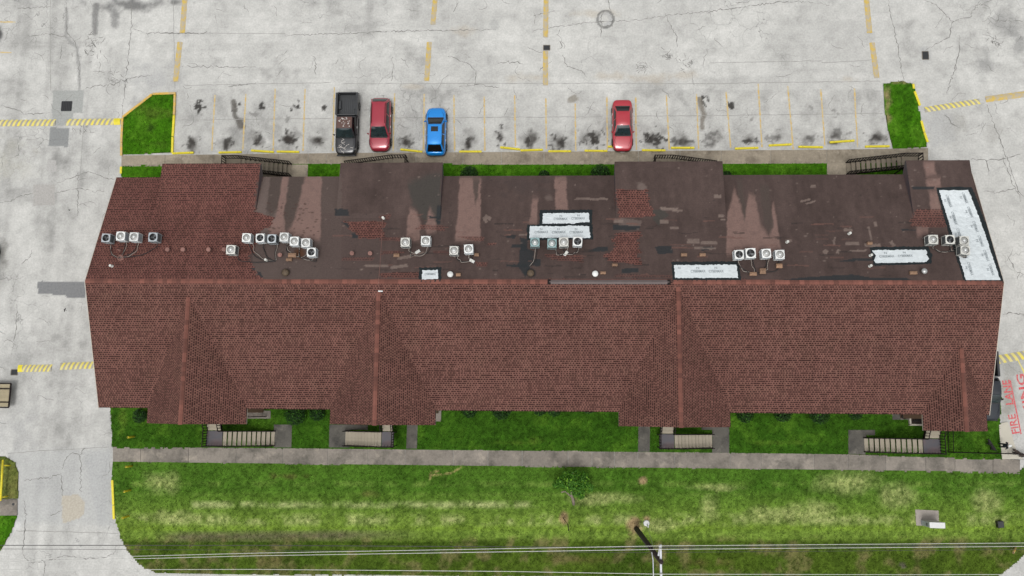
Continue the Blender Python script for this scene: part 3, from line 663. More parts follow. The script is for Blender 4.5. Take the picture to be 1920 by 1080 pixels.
# ---- storm drains, set in the lot
for (u, v, sx, sy) in [(125, 199, .95, .9), (1025, 89.5, .62, .5), (1735, 104, .55, .75), (27, 698, .6, .5)]:
    c = P(u, v, 0); root = empty('storm_drain', c, 0, {125: 'large square iron storm drain grate in grey patch left of the grass island', 1025: 'small iron drain grate between the two halves of the middle worn hump', 1735: 'tilted rectangular drain grate near upper right of the lot', 27: 'small drain inlet beside the striped hump at far left'}[u], 'drain', 'storm drains in the concrete')
    m = MB(); m.box(-sx/2, sx/2, -sy/2, sy/2, -.02, .006); m.build('pit', 'dark', root, world=False)
    m = MB(); t = .06
    for s in (-1, 1): m.box(-sx/2, sx/2, s*sy/2-t/2, s*sy/2+t/2, 0, .02); m.box(s*sx/2-t/2, s*sx/2+t/2, -sy/2+t/2, sy/2-t/2, 0, .019)
    m.build('frame', 'grate' if u == 125 else 'slab', root, world=False)
    n = 6; m = MB()
    for i in range(1, n): x = -sx/2+sx*i/n; m.box(x-.03, x+.03, -sy/2+t/2, sy/2-t/2, 0.006, .017)
    m.build('bar', 'grate', root, world=False)

# ---- painted fire-lane lettering
def text_mesh(s, size, bold=.02, rot=0):
    cu = bpy.data.curves.new('t', 'FONT'); cu.body = s; cu.size = size; cu.offset = bold*size; cu.align_x = 'LEFT'; cu.resolution_u = 2
    o = bpy.data.objects.new('t', cu); me = bpy.data.meshes.new_from_object(o); bpy.data.objects.remove(o)
    a = np.array([v.co[:] for v in me.vertices]); return me, a[:, 0].min(), a[:, 0].max()
def ground_text(s, a, b, hpx_m, mt, parent, z=.006):
    A, B = P(*a, z), P(*b, z); L = (B-A).length; me, x0, x1 = text_mesh(s, hpx_m*1.38)
    me.materials.append(M[mt]); ang = math.atan2(B.y-A.y, B.x-A.x)
    o = place(me, 'lettering', parent, (A.x, A.y, z), (0, 0, ang), (L/(x1-x0), 1, 1)); return o
ground_text('FIRE', (1912, 813), (1903.5, 777), .62, 'red_paint', lot); ground_text('LANE', (1900.5, 759), (1892.5, 713), .62, 'red_paint', lot)
ground_text('PARKING', (1949, 837), (1919.5, 702), .66, 'red_paint', lot)
m = MB(); ribbon(m, [(1914.5, 814), (1894, 713)], .11, .005, False, 0); m.build('underline', 'red_paint', lot)
m = MB(); ribbon(m, wiggle([(1868, 681), (1908, 673), (1921, 700)], .2, 6), .13, .005, False, .2); m.build('box_line', 'bump_yel', lot)

# ================================================================== SPEED HUMPS
def hump(pa, pb, wd, kind, label, hi=.07, stripes=0, lean=1, solid=None):
    A, B = P(*pa, 0), P(*pb, 0); L = (B-A).length; ang = math.atan2(B.y-A.y, B.x-A.x)
    root = empty('speed_hump', A, ang, label, 'speed hump', 'speed humps on the lot')
    def prof(t): return .008+hi*math.cos(t*math.pi/2)**1.2 if abs(t) < 1 else .008
    def strip(x0, x1, sh, dz):
        m = MB(); n = 8; v = []
        for i in range(n+1):
            t = -1+2*i/n; y = t*wd/2; v += [(x0+sh*t, y, prof(t*.98)+dz), (x1+sh*t, y, prof(t*.98)+dz)]
        m.add(v, [(2*i, 2*i+1, 2*i+3, 2*i+2) for i in range(n)]); return m
    m = MB(); n = 8; v = []
    for x in (0, L):
        for i in range(n+1): t = -1+2*i/n; v.append((x, t*wd/2, prof(t*.98)))
    v += [(0, -wd/2, 0), (0, wd/2, 0), (L, -wd/2, 0), (L, wd/2, 0)]; k = n+1
    m.add(v, [(i, k+i, k+i+1, i+1) for i in range(n)]+[tuple([2*k]+list(range(k))+[2*k+1]), tuple([2*k+3]+list(range(2*k-1, k-1, -1))+[2*k+2])])
    m.build('body', 'bump_grey' if stripes else kind, root, world=False)
    for i in range(stripes):
        x = L*(i+.3)/stripes
        strip(x, x+L/stripes*.5, lean*.16, .004).build('stripe', 'bump_yel', root, world=False)
    if solid:
        strip(solid[0]*L, solid[1]*L, 0, .008).build('end_block', 'yellow', root, world=False)
    return root
for a, b, w_, lb in [((347, -8), (342, 62), .5, 'worn yellow-grey hump at top left, upper of the left pair'), ((337.6, 79), (329, 153), .5, 'worn yellow-grey hump just above the left grass island'),
                     ((816.5, -8), (811.7, 46), .46, 'worn hump at top edge above the blue car'), ((805, 79), (800, 151.6), .46, 'worn hump just above the blue car stall'),
                     ((1024, -8), (1023, 70), .46, 'worn hump at top edge above the small centre drain'), ((1023, 96), (1022.7, 160), .46, 'worn hump just below the small centre drain'),
                     ((1624, -8), (1630.5, 62), .48, 'worn hump at top right edge, upper of the right pair'), ((1635, 80), (1644, 146), .48, 'worn hump just above the right grass island')]:
    hump(a, b, w_, 'bump_old', lb, .05)
hump((-12, 231), (104, 230), .62, 'bump_grey', 'yellow striped hump at left edge below the large drain grate', .07, 13, 1)
hump((124, 229.5), (226, 228), .62, 'bump_grey', 'yellow striped hump touching the left grass island kerb', .07, 11, 1, (.88, 1))
hump((34, 691), (97, 690), .62, 'bump_grey', 'short yellow striped hump beside small drain inlet', .07, 8, 1, (0, .13))
hump((113, 687), (184, 684), .62, 'bump_grey', 'yellow striped hump running under the left gable edge', .07, 8, 1)
hump((1734, 206), (1836, 190), .5, 'bump_grey', 'yellow striped hump right of the right grass island', .06, 11, -1)
hump((1848, 186.5), (1932, 175), .55, 'bump_old', 'worn yellow hump at right edge of the lot', .06)
hump((1862, 676), (1930, 664), .7, 'bump_grey', 'yellow striped hump beside the dark truck at right edge', .06, 6, -1)

# ================================================================== WHEEL STOPS
STOPS = [(323, 287.5, 363, 286), (410, 286, 453, 285), (471, 282, 513.5, 285), (519, 284, 561, 284.7), (751, 280, 792, 284.4), (861, 284, 903, 284), (938, 276, 975, 280), (975.8, 282, 1018, 280.6), (1028, 283.5, 1071, 283.5), (1096, 282.4, 1139, 283),
         (1140, 274.7, 1181, 274.7), (1203.5, 281.5, 1248, 282), (1258, 277, 1302, 277), (1378, 278.5, 1422, 277), (1441.5, 272.6, 1484.5, 270.5), (1497, 275, 1543, 276), (1555.5, 266.7, 1602, 263.4), (1622, 274.7, 1668, 274)]
SLAB = ['yellow wheel stop against the left grass island corner', 'yellow wheel stop in the second stall, beside the leftmost rear stair railing', 'slightly skewed yellow wheel stop, third from the left',
        'yellow wheel stop in the fourth stall from left, beside its skewed neighbour', 'skewed yellow wheel stop between the red SUV and the blue car', 'yellow wheel stop in first stall right of the blue car',
        'skewed yellow wheel stop touching the next one, second right of the blue car', 'yellow wheel stop touching a skewed one, third right of the blue car', 'yellow wheel stop fourth right of the blue car',
        'yellow wheel stop just left of the red sedan', 'yellow wheel stop half hidden under the red sedan', 'yellow wheel stop first right of the red sedan', 'yellow wheel stop second right of the red sedan',
        'yellow wheel stop fifth from the right end of the row', 'yellow wheel stop fourth from the right end of the row', 'yellow wheel stop third from the right end of the row',
        'tilted yellow wheel stop standing forward of the row on an oil stain', 'yellow wheel stop at the right end beside the right grass island']
for (a, b, c, d), lb in zip(STOPS, SLAB):
    A, B = P(a, b, .07), P(c, d, .07); L = (B-A).length; ang = math.atan2(B.y-A.y, B.x-A.x); C = (A+B)/2
    m = MB(); pr = [(-.1, 0), (-.095, .08), (-.055, .14), (.055, .14), (.095, .08), (.1, 0)]; v = []
    for x, s in ((-L/2, .85), (-L/2+.05, 1), (L/2-.05, 1), (L/2, .85)): v += [(x, y*s, z*s) for y, z in pr]
    n = 6; m.add(v, [(i*n+k, i*n+(k+1) % n, (i+1)*n+(k+1) % n, (i+1)*n+k)[::-1] for i in range(3) for k in range(n)]+[tuple(range(n)), tuple(range(3*n, 4*n))[::-1]])
    root = empty('wheel_stop', (C.x, C.y, .005), ang, lb, 'wheel stop', 'yellow wheel stops at the stall heads')
    m.build('block', 'yellow', root, world=False)
    for s in (-1, 1):
        m = MB(); m.lathe([(.028, .13), (.028, .147), (.001, .15)], 8, c=(s*L*.33, 0, 0)); m.build('anchor_pin', 'grate', root, world=False)

# ================================================================== THE BUILDING
BC = ((X0+X1)/2, YR, 0)
bld = empty('apartment_building', BC, 0, 'long two-storey apartment building under a red-brown shingle roof', 'building')
m = MB(); WX0, WX1, WY0, WY1 = X0+.45, X1-.45, 1.25, 18.1
m.box(WX0, WX1, WY0, WY1, 0, 5.35); gz = lambda y: roof_z(y)-.25
for x in (WX0, WX1):
    m.add([(x, WY0, 5.35), (x, WY1, 5.35), (x, YR, gz(YR))], [(0, 1, 2)])
m.build('wall', 'wall', bld)
def uvquad(mb, pts, uvs, mi=0):
    b = len(mb.v); mb.add(pts, [tuple(range(len(pts)))], mi)
    for i, t in enumerate(uvs): mb.uv[b+i] = t
def finish_uv(ob, mb):
    me = ob.data; u = me.uv_layers.new(name='UVMap')
    a = np.zeros((len(me.loops), 2), np.float32)
    for i, l in enumerate(me.loops): a[i] = mb.uv.get(l.vertex_index, (0, 0))
    u.data.foreach_set('uv', a.ravel())
# south slope
SL = math.hypot(YR-YS, ZR-ZE); NL = math.hypot(YN-YR, ZR-ZE); TH = .14
m = MB(); uvquad(m, [(X0, YS, ZE), (X1, YS, ZE), (X1, YR, ZR), (X0, YR, ZR)], [(X0, 0), (X1, 0), (X1, SL), (X0, SL)])
m.add([(X0, YS, ZE-TH), (X1, YS, ZE-TH), (X1, YR, ZR-TH), (X0, YR, ZR-TH), (X0, YS, ZE-.004), (X1, YS, ZE-.004), (X1, YR, ZR-.004), (X0, YR, ZR-.004)],
      [(3, 2, 1, 0), (0, 1, 5, 4), (1, 2, 6, 5), (3, 0, 4, 7)], 1)
roof = m.build('roof', ['shingle', 'trim'], bld); finish_uv(roof, m)
# cross gables on the south slope
GAB = [(-32.04, -23.98, -1.05, 8.62), (-17.32, -8.91, -.98, 8.76), (5.39, 14.01, -.94, 8.92), (28.59, 33.42, -1.07, 7.42)]
for x0, x1, yf, zr in GAB:
    xc = (x0+x1)/2; ya = YR-(ZR-zr)/KS; hw = xc-x0; sl = math.hypot(hw, zr-ZE); m = MB(); e = .012
    for s in (-1, 1):
        xe = xc+s*hw; pts = [(xe, yf, ZE+e), (xc, yf, zr+e), (xc, ya, zr+e), (xe, YS, ZE+e)]; uvs = [(yf+s*40, 0), (yf+s*40, sl), (ya+s*40, sl), (YS+s*40, 0)]
        if s > 0: pts, uvs = pts[::-1], uvs[::-1]
        uvquad(m, [Vector(p) for p in pts][::-1], uvs[::-1])
        m.add([(xe, yf, ZE-.13), (xe, yf, ZE+e-.003), (xe, YS, ZE+e-.003), (xe, YS, ZE-.13)], [(0, 1, 2, 3)], 1)
        m.add([(xe, yf-.002, ZE-.13), (xe, yf-.002, ZE+e-.003), (xc, yf-.002, zr+e-.003), (xc, yf-.002, zr-.16)], [(0, 1, 2, 3)], 1)
    o = m.build('gable_roof', ['shingle', 'trim'], roof); finish_uv(o, m)
    m = MB(); y0 = yf+.9; m.add([(x0+.5, y0, 0), (x1-.5, y0, 0), (x1-.5, y0, ZE+.2), (xc, y0, zr-.25), (x0+.5, y0, ZE+.2)], [(0, 1, 2, 3, 4)])
    m.box(x0+.5, x0+.7, y0, 1.24, 0, ZE+.1); m.box(x1-.7, x1-.5, y0, 1.24, 0, ZE+.1)
    m.build('gable_wall', 'wall', bld)
# north slope: finely divided so that wear can be laid on it
FELT = (85, 71, 67)
def north_paint(co, uv):
    p = Paint(co, FELT); X, Y = co[:, 0], co[:, 1]
    p.n1 = fbm(X, Y*1.5, .7, 71)-.5; p.n2 = fbm(X, Y*1.5, .7, 73)-.5
    st = fbm(X, Y*.08, .9, 75)                                    # wash-down streaks
    p.mul(1+.42*(st-.5)+.30*(fbm(X, Y, 1.6, 77)-.5)+.22*(fbm(X, Y, .3, 79, 2)-.5)+.30*(fbm(X, Y*.35, .35, 81, 3)-.5))
    PK, PK2, DK, GN, TAR = (139, 113, 105), (116, 102, 96), (86, 75, 70), (74, 70, 66), (52, 55, 57)
    old = [(490, 325), (640, 325), (640, 530), (470, 530), (478, 440)]
    p.poly(old, (98, 85, 80), .8, 3)
    p.poly([(600, 400), (720, 400), (720, 530), (600, 530)], (92, 78, 74), .6, 4)
    for a in ([(488, 331), (508, 331), (502, 390), (482, 394)], [(478, 392), (520, 392), (520, 440), (490, 440)]): p.poly(a, PK2, .8, 2)
    for a in ([(530, 328), (541, 328), (536, 380), (528, 440), (508, 445), (520, 390)], [(574, 328), (603, 328), (600, 450), (540, 450), (552, 400), (566, 350)], [(500, 412), (600, 412), (602, 446), (505, 446)],
              [(862, 334), (901, 334), (901, 452), (852, 452), (858, 400)], [(1040, 332), (1061, 332), (1066, 396), (1041, 396)], [(999, 372), (1009, 372), (1007, 420), (992, 420)],
              [(1364, 400), (1378, 352), (1387, 380), (1396, 410), (1404, 362), (1416, 368), (1426, 420), (1443, 446), (1449, 376), (1458, 420), (1465, 478), (1362, 478)],
              [(768, 392), (780, 396), (790, 424), (786, 452), (760, 452)], [(806, 384), (815, 392), (820, 432), (803, 442), (797, 425)],
              [(1730, 303), (1750, 302), (1757, 328), (1738, 330)], [(1735, 336), (1762, 334), (1764, 352), (1740, 354)], [(1742, 358), (1756, 358), (1766, 396), (1746, 398)], [(1718, 424), (1740, 424), (1742, 440), (1720, 442)]):
        p.poly(a, PK, .9, 2.6, soft=1.2, mott=.35)
    for a in ([(508, 326), (529, 326), (521, 388), (510, 408), (498, 398)], [(543, 326), (571, 326), (561, 380), (550, 418), (536, 438), (532, 404), (540, 350)], [(886, 334), (898, 334), (897, 362), (891, 386)],
              [(1424, 346), (1441, 346), (1450, 420), (1446, 440), (1433, 422)], [(1380, 336), (1390, 336), (1399, 398), (1397, 416), (1389, 380)]): p.poly(a, DK, .9, 2.4, soft=1.2)
    p.poly([(762, 345), (790, 330), (827, 325), (825, 428), (812, 404), (804, 388), (798, 424), (790, 404), (774, 386)], GN, .95, 4, soft=1.5)
    p.poly([(1224, 393), (1242, 391), (1256, 404), (1240, 412), (1236, 424), (1224, 412)], GN, .9, 2); p.poly([(1236, 388), (1270, 390), (1268, 395), (1240, 394)], PK2, .9, 1)
    p.poly([(1160, 410), (1205, 412), (1200, 424), (1160, 424)], PK2, .7, 3); p.blob(1203, 350, 10, 9, PK2, .9, .5); p.blob(1030, 372, 9, 7, PK2, .6, .5)
    # rows of bare tar, torn flaps and scars
    for a in ([(628, 392), (653, 392), (655, 405), (628, 404)], [(1228, 462), (1258, 461), (1263, 475), (1234, 476)], [(1164, 504), (1196, 503), (1198, 511), (1166, 512)], [(480, 411), (490, 410), (494, 425), (485, 426)], [(469, 498), (478, 500), (477, 506), (471, 505)],
              [(481, 508), (488, 510), (493, 520), (487, 524)], [(659, 438), (671, 438), (670, 446), (660, 446)], [(640, 416), (660, 420), (666, 432), (656, 430)], [(999, 486), (1014, 486), (1014, 499), (1000, 499)], [(950, 496), (990, 495), (990, 501), (950, 500)],
              [(1148, 421), (1200, 424), (1198, 431), (1150, 432)], [(1120, 464), (1140, 463), (1140, 471), (1100, 472)], [(820, 386), (827, 386), (826, 420), (818, 420)], [(804, 405), (826, 406), (826, 410), (804, 409)], [(948, 441), (968, 440), (966, 447), (950, 446)], [(960, 458), (985, 458), (988, 464), (958, 464)],
              [(1470, 524), (1520, 519), (1600, 515), (1640, 521), (1700, 521), (1710, 527), (1470, 528)], [(1600, 485), (1640, 484), (1636, 489), (1570, 491)], [(1710, 350), (1752, 349), (1750, 354), (1712, 355)], [(1690, 430), (1718, 430), (1716, 433), (1692, 433)],
              [(1312, 463), (1338, 463), (1340, 467), (1316, 470)], [(975, 445), (990, 448), (988, 470), (976, 470)], [(975, 462), (1000, 470), (1000, 486), (985, 520), (972, 500)]): p.poly(a, TAR, .9, 1.2)
    p.blob(995, 512, 14, 11, TAR, .9, .4, .4); p.blob(980, 350, 60, 26, (78, 68, 66), .5, .8); p.blob(535, 511, 9, 8, (60, 52, 44), .9, .4, .3); p.blob(562, 476, 14, 13, (92, 62, 42), .85, .5, .4)
    rs = np.random.default_rng(3)
    for (a, b, w_, h_, t_) in [(1510, 376, 9, 2, -.2), (1520, 380, 9, 1.5, -.35), (1565, 452, 2, 7, .1), (1631, 438, 2, 13, -.25), (1642, 420, 3, 5, 0), (1590, 432, 8, 3, .1), (1598, 457, 13, 3, 0), (1636, 460, 15, 3, 0), (1608, 470, 18, 1.5, -.05), (1674, 458, 3, 7, -.6), (1548, 472, 4, 4, .6), (1572, 471, 3, 4, .5), (1478, 452, 7, 2.5, 0), (1525, 350, 5, 3, 0), (1688, 350, 2, 4, 0), (1255, 391, 16, 2, .05), (1270, 395, 10, 2, 0), (1245, 416, 8, 4, 0), (1265, 428, 8, 2, 0), (1160, 414, 9, 4, 0), (1345, 368, 6, 3, 0), (1352, 405, 5, 2, 0), (1356, 412, 4, 1.5, 0), (910, 412, 3, 6, -.6), (915, 408, 6, 3, .5), (706, 498, 22, 2, 0), (748, 500, 16, 3, -.15), (1300, 452, 12, 4, 0), (1330, 456, 16, 3, 0), (1322, 466, 20, 2, 0), (1110, 373, 30, 2, .03), (660, 300, 6, 2, 0), (990, 440, 18, 1.5, 0), (770, 480, 26, 3, -.2)]:
        cs_, sn = math.cos(t_), math.sin(t_); p.poly([(a+x*cs_-y*sn, b+x*sn+y*cs_) for x, y in ((-w_, -h_), (w_, -h_), (w_, h_), (-w_, h_))], (132, 116, 108), .8, 1.6, mott=.6)
    for _ in range(120):
        a, b = rs.uniform(640, 1700), rs.uniform(400, 522); w_ = rs.uniform(4, 22); h_ = rs.uniform(.6, 1.6)
        p.poly([(a-w_, b-h_), (a+w_, b-h_), (a+w_, b+h_), (a-w_, b+h_)], (58, 52, 50) if rs.random() < .55 else (118, 88, 80), rs.uniform(.3, .8), 1.8, mott=.5)
    for _ in range(260):
        a = (rs.uniform(500, 1780), rs.uniform(310, 520)); p.blob(*a, rs.uniform(1.2, 3.5), rs.uniform(.8, 2), (140, 124, 116) if rs.random() < .6 else (60, 54, 52), rs.uniform(.3, .8), .6, .5)
    for _ in range(90):
        a = (rs.uniform(500, 600), rs.uniform(380, 460)); p.blob(*a, rs.uniform(1.5, 3.5), rs.uniform(1, 2), (84, 66, 60), .8, .6, .5)
    # old red shingles still in place
    row = np.floor(uv[:, 1]/.168); jag = (np.sin(row*12.9898)*43758.5453) % 1
    keep_n1 = p.n1.copy(); p.n1 = p.n1*.4+(jag-.5)*.9; p.n2 = p.n2*.2
    for a, s_, wp in ([[(130, 533), (226, 300), (492, 300), (478, 396), (512, 407), (502, 428), (486, 436), (478, 470), (464, 486), (474, 500), (494, 527), (494, 533)], 1, 6],
                  [[(645, 415), (720, 415), (719, 447), (674, 447), (656, 428)], .95, 5], [[(1157, 355), (1214, 355), (1217, 380), (1226, 406), (1157, 408)], .95, 5], [[(1152, 437), (1200, 433), (1200, 470), (1198, 497), (1142, 490), (1134, 478), (1155, 466)], .9, 8],
                  [[(785, 421), (842, 424), (838, 433), (783, 430)], .55, 6], [[(855, 443), (905, 444), (914, 451), (895, 452)], .6, 6], [[(714, 511), (790, 510), (790, 521), (714, 520)], .8, 4], [[(889, 491), (912, 492), (910, 500), (892, 499)], .7, 4],
                  [[(1024, 476), (1094, 479), (1090, 492), (1032, 486)], .6, 7], [[(714, 470), (760, 471), (750, 477), (714, 477)], .6, 5], [[(715, 444), (762, 446), (762, 452), (715, 451)], .6, 4], [[(700, 522), (1460, 523), (1460, 528), (700, 528)], .6, 3],
                  [[(640, 482), (700, 482), (700, 488), (640, 488)], .45, 5], [[(1160, 514), (1260, 516), (1260, 521), (1150, 520)], .35, 5], [[(708, 405), (730, 400), (728, 412), (712, 412)], .5, 4], [[(810, 470), (845, 471), (845, 475), (810, 475)], .5, 4], [[(915, 455), (930, 455), (930, 459), (915, 459)], .6, 3],
                  [[(1718, 392), (1770, 392), (1776, 425), (1740, 426), (1704, 424), (1706, 410)], .7, 5]):
        p.poly(a, None, s_, wp, sh=1)
    return np.clip(p.C, .012, .6), p.sh
st = .075
xs = np.arange(X0, X1+st, st); xs[-1] = X1; ss = np.linspace(0, 1, 136)
def slope_obj(name, x0, x1, ya, za, yb, zb, step, nrow, parent):
    "strip of roof from (ya,za) up to (yb,zb)"
    xs = np.linspace(x0, x1, max(2, int((x1-x0)/step))); L = math.hypot(yb-ya, zb-za)
    co, q = grid_mesh(name, xs, np.linspace(0, 1, nrow), lambda a, b: 0*a, None)
    t = co[:, 1].copy(); co[:, 1] = ya+(yb-ya)*t; co[:, 2] = za+(zb-za)*t; uv = np.stack([co[:, 0], t*L], 1)
    if yb < ya: q = q[:, ::-1]
    c, sh = north_paint(co, uv)
    o = bpy.data.objects.new(name, np_mesh(name, co, q, M['felt'], c, sh, uv)); link(o, parent)
    o.matrix_basis = wmat(parent).inverted(); WM[o.name] = Matrix.Identity(4); return o
slope_obj('worn_slope', X0, X1, YN, ZE, YR, ZR, .075, 136, roof)
m = MB(); m.add([(X0, YN, ZE-TH), (X1, YN, ZE-TH), (X1, YR, ZR-TH), (X0, YR, ZR-TH), (X0, YN, ZE-.004), (X1, YN, ZE-.004), (X1, YR, ZR-.004), (X0, YR, ZR-.004)], [(0, 1, 2, 3), (1, 0, 4, 5), (2, 1, 5, 6), (0, 3, 7, 4)])
m.build('slope_underside', 'trim', roof)
# shed roofs over the rear stairs
for x0, x1, yb in SHED:
    zb = roof_z(yb)+.006
    slope_obj('shed_roof', x0, x1, YSH, ZSH, yb, zb, .08, 62, roof)
    m = MB()
    for x in (x0, x1):
        s = -.002 if x == x0 else .002
        m.add([(x+s, YSH, ZSH-.16), (x+s, YSH, ZSH-.004), (x+s, yb, zb-.004), (x+s, min(YN, yb+2.6), roof_z(min(YN, yb+2.6))-.02), (x+s, YN, ZE-.16)], [(0, 1, 2, 3, 4) if x == x1 else (4, 3, 2, 1, 0)])
    m.add([(x0, YSH+.002, ZSH-.16), (x1, YSH+.002, ZSH-.16), (x1, YSH+.002, ZSH-.004), (x0, YSH+.002, ZSH-.004)], [(3, 2, 1, 0)])
    m.add([(x0, YSH, ZSH-.16), (x1, YSH, ZSH-.16), (x1, YN, ZE-.16), (x0, YN, ZE-.16)], [(0, 1, 2, 3)])
    m.build('shed_fascia', 'landing', roof)
# rake boards on the gable ends
for x, s in ((X0, -1), (X1, 1)):
    for ya, yb in ((YS, YR), (YN, YR)):
        m = MB(); a, b = Vector((x+s*.02, ya, roof_z(ya)-.09)), Vector((x+s*.02, yb, ZR-.09)); m.bar(a, b, .04, .2); m.build('rake_board', 'trim', bld)
# ridge cap shingles, one by one
def cap_mesh(drop):
    m = MB(); L = .42
    for lz, x in ((.018, 0), (.006, L)): pass
    v = []
    for x, dz in ((0, .034), (L, .012)):
        v += [(x, -.17, dz-.17*drop), (x, 0, dz), (x, .17, dz-.17*drop)]
    v += [(0, -.17, -.17*drop+.004), (0, .17, -.17*drop+.004)]
    m.add(v, [(0, 3, 4, 1)[::-1], (1, 4, 5, 2)[::-1], (0, 1, 2, 7, 6)]); return m.mesh('ridge_cap', 'cap')
cm = cap_mesh(KS); cg = cap_mesh(.62)
def cap(me, loc, ang):
    o = place(me, 'ridge_cap', roof, Vector(loc)-WM[roof.name].translation, (0, 0, ang))
xv0, xv1 = P(1030, 531, ZR).x, P(1255, 531, ZR).x
x = X0+.02
while x < X1-.3:
    if not (xv0-.35 < x < xv1): cap(cm, (x, YR, ZR), 0)
    x += .36
for x0, x1, yf, zr in GAB:
    xc = (x0+x1)/2; ya = YR-(ZR-zr)/KS; y = yf+.38
    while y < ya-.05: cap(cg, (xc, y, zr+.012), -math.pi/2); y += .36
# metal ridge vent where caps are missing
m = MB(); m.add([(xv0, YR-.16, ZR-.03), (xv0, YR, ZR+.07), (xv0, YR+.16, ZR-.03), (xv1, YR-.16, ZR-.03), (xv1, YR, ZR+.07), (xv1, YR+.16, ZR-.03)], [(0, 3, 4, 1), (1, 4, 5, 2), (0, 1, 2), (3, 5, 4)])
m.build('metal_ridge_strip', 'ridge_metal', roof)
for x in (xv0, xv1):
    m = MB(); m.box(x-.14, x+.10, YR-.19, YR+.19, ZR-.04, ZR+.05); m.build('strip_end', 'iron', roof, bevel=.02)

# ---- white underlayment patches with torn edges in tar, printed lettering
NN = Vector((0, KN, 1)).normalized()
def patch(ring_white, ring_tar, seed=0):
    def lay(ring, dz, jag, name, mt, th):
        rnd = random.Random(seed); pts = []
        for (a, b), (c, d) in zip(ring, ring[1:]+ring[:1]):
            L = math.hypot(c-a, d-b); k = max(1, int(L/2.2))
            for i in range(k): t = i/k; pts.append((a+(c-a)*t+rnd.uniform(-jag, jag), b+(d-b)*t+rnd.uniform(-jag, jag)))
        ws = [PR(u, v, dz) for u, v in pts]; n = len(ws); m = MB()
        ar = sum(ws[i].x*ws[(i+1) % n].y-ws[(i+1) % n].x*ws[i].y for i in range(n))
        if ar < 0: ws = ws[::-1]
        m.add(ws+[p-NN*th for p in ws], [tuple(range(n))]+[(i, n+i, n+(i+1) % n, (i+1) % n) for i in range(n)]); return m.build(name, mt, roof)
    lay(ring_tar, .022, .9, 'tar_border', 'tar', .03); lay(ring_white, .034, .75, 'white_membrane', 'membrane', .012)
def grow(r, d):
    cx = sum(p[0] for p in r)/len(r); cy = sum(p[1] for p in r)/len(r)
    return [(u+math.copysign(d, u-cx), v+math.copysign(d*.85, v-cy)) for u, v in r]
W1 = [(1018, 400), (1104, 399), (1105, 416), (1086, 417), (1078, 419), (1017, 419)]; W2 = [(993, 424), (1062, 424), (1066, 423), (1105, 424), (1107, 446), (993, 446)]
W3 = [(1264, 497), (1381, 496), (1384, 521), (1266, 521)]; W4 = [(792, 507), (821, 506), (821, 523), (791, 524)]; W5 = [(1635, 469), (1735, 468), (1739, 472), (1737, 478), (1742, 485), (1737, 491), (1642, 493), (1639, 488), (1643, 480)]
W6 = [(1761, 357), (1816, 355), (1820, 366), (1845, 432), (1876, 525), (1812, 525), (1795, 470), (1777, 410)]
patch(W1, [(1012, 394), (1110, 393), (1110, 422), (1011, 422)], 1); patch(W2, [(988, 421.5), (1111, 421.5), (1112, 449), (988, 450)], 2)
patch(W3, [(1259, 491), (1385, 490), (1390, 526), (1262, 526)], 3); patch(W4, grow(W4, 6), 4)
patch(W5, [(1631, 463), (1740, 462), (1748, 478), (1746, 494), (1638, 498), (1636, 485)], 5)
def long_strip(left, right, dz, jag, name, mt, th, seed):
    rnd = random.Random(seed); rows = 90; cols = 6; m = MB()
    def at(pl, v):
        for (a, b), (c, d) in zip(pl, pl[1:]):
            if b <= v <= d: return a+(c-a)*(v-b)/(d-b)
        return pl[-1][0]
    v0, v1 = left[0][1], left[-1][1]; V = []
    tops = [rnd.uniform(-jag, jag) for _ in range(cols+1)]
    for j in range(rows+1):
        v = v0+(v1-v0)*j/rows; a = at(left, v)+rnd.uniform(-jag, jag); b = at(right, v)+rnd.uniform(-jag, jag)
        for i in range(cols+1): V.append(PR(a+(b-a)*i/cols, v+(tops[i]*1.4 if j == 0 else 0), dz))
    n = len(V); k = cols+1; fs = [(j*k+i, (j+1)*k+i, (j+1)*k+i+1, j*k+i+1) for j in range(rows) for i in range(cols)]
    V += [p-NN*th for p in V]
    for j in range(rows): fs += [(j*k, n+j*k, n+(j+1)*k, (j+1)*k), (j*k+cols, (j+1)*k+cols, n+(j+1)*k+cols, n+j*k+cols)]
    for i in range(cols): fs += [(i, i+1, n+i+1, n+i)]
    m.add(V, fs); return m.build(name, mt, roof)
long_strip([(1755, 351), (1771, 410), (1789, 470), (1808, 527)], [(1822, 351), (1831, 372), (1853, 432), (1881, 527)], .024, .9, 'tar_border', 'tar', .03, 6)
long_strip([(1761, 357), (1777, 410), (1795, 470), (1811, 525)], [(1816, 357), (1822, 372), (1845, 432), (1875.5, 525)], .038, .8, 'white_membrane', 'membrane', .012, 7)
TM = {s: text_mesh(s, 1.0, .02) for s in ('CYBERMAX', 'N')}
for s in TM: TM[s][0].materials.append(M['print'])
def roof_text(s, a, b, hgt):
    A, B = PR(*a, .05), PR(*b, .05); me, x0, x1 = TM[s]; X_ = (B-A).normalized(); Z_ = NN; Y_ = Z_.cross(X_).normalized()
    o = place(me, 'lettering', roof); sx = (B-A).length/(x1-x0); sy = hgt/.70
    mt = Matrix(((X_.x*sx, Y_.x*sy, Z_.x, A.x), (X_.y*sx, Y_.y*sy, Z_.y, A.y), (X_.z*sx, Y_.z*sy, Z_.z, A.z), (0, 0, 0, 1)))
    o.matrix_basis = WM[roof.name].inverted() @ mt
for u, v in [(1038, 412.5), (1071, 411.5)]: roof_text('CYBERMAX', (u, v), (u+26, v-.2), .22); roof_text('N', (u+11, v-6), (u+15.5, v-6), .16)
for u in (1002, 1034.5, 1067.5): roof_text('CYBERMAX', (u, 437.5), (u+26, 437), .22); roof_text('N', (u+10, 431), (u+14.5, 431), .16)
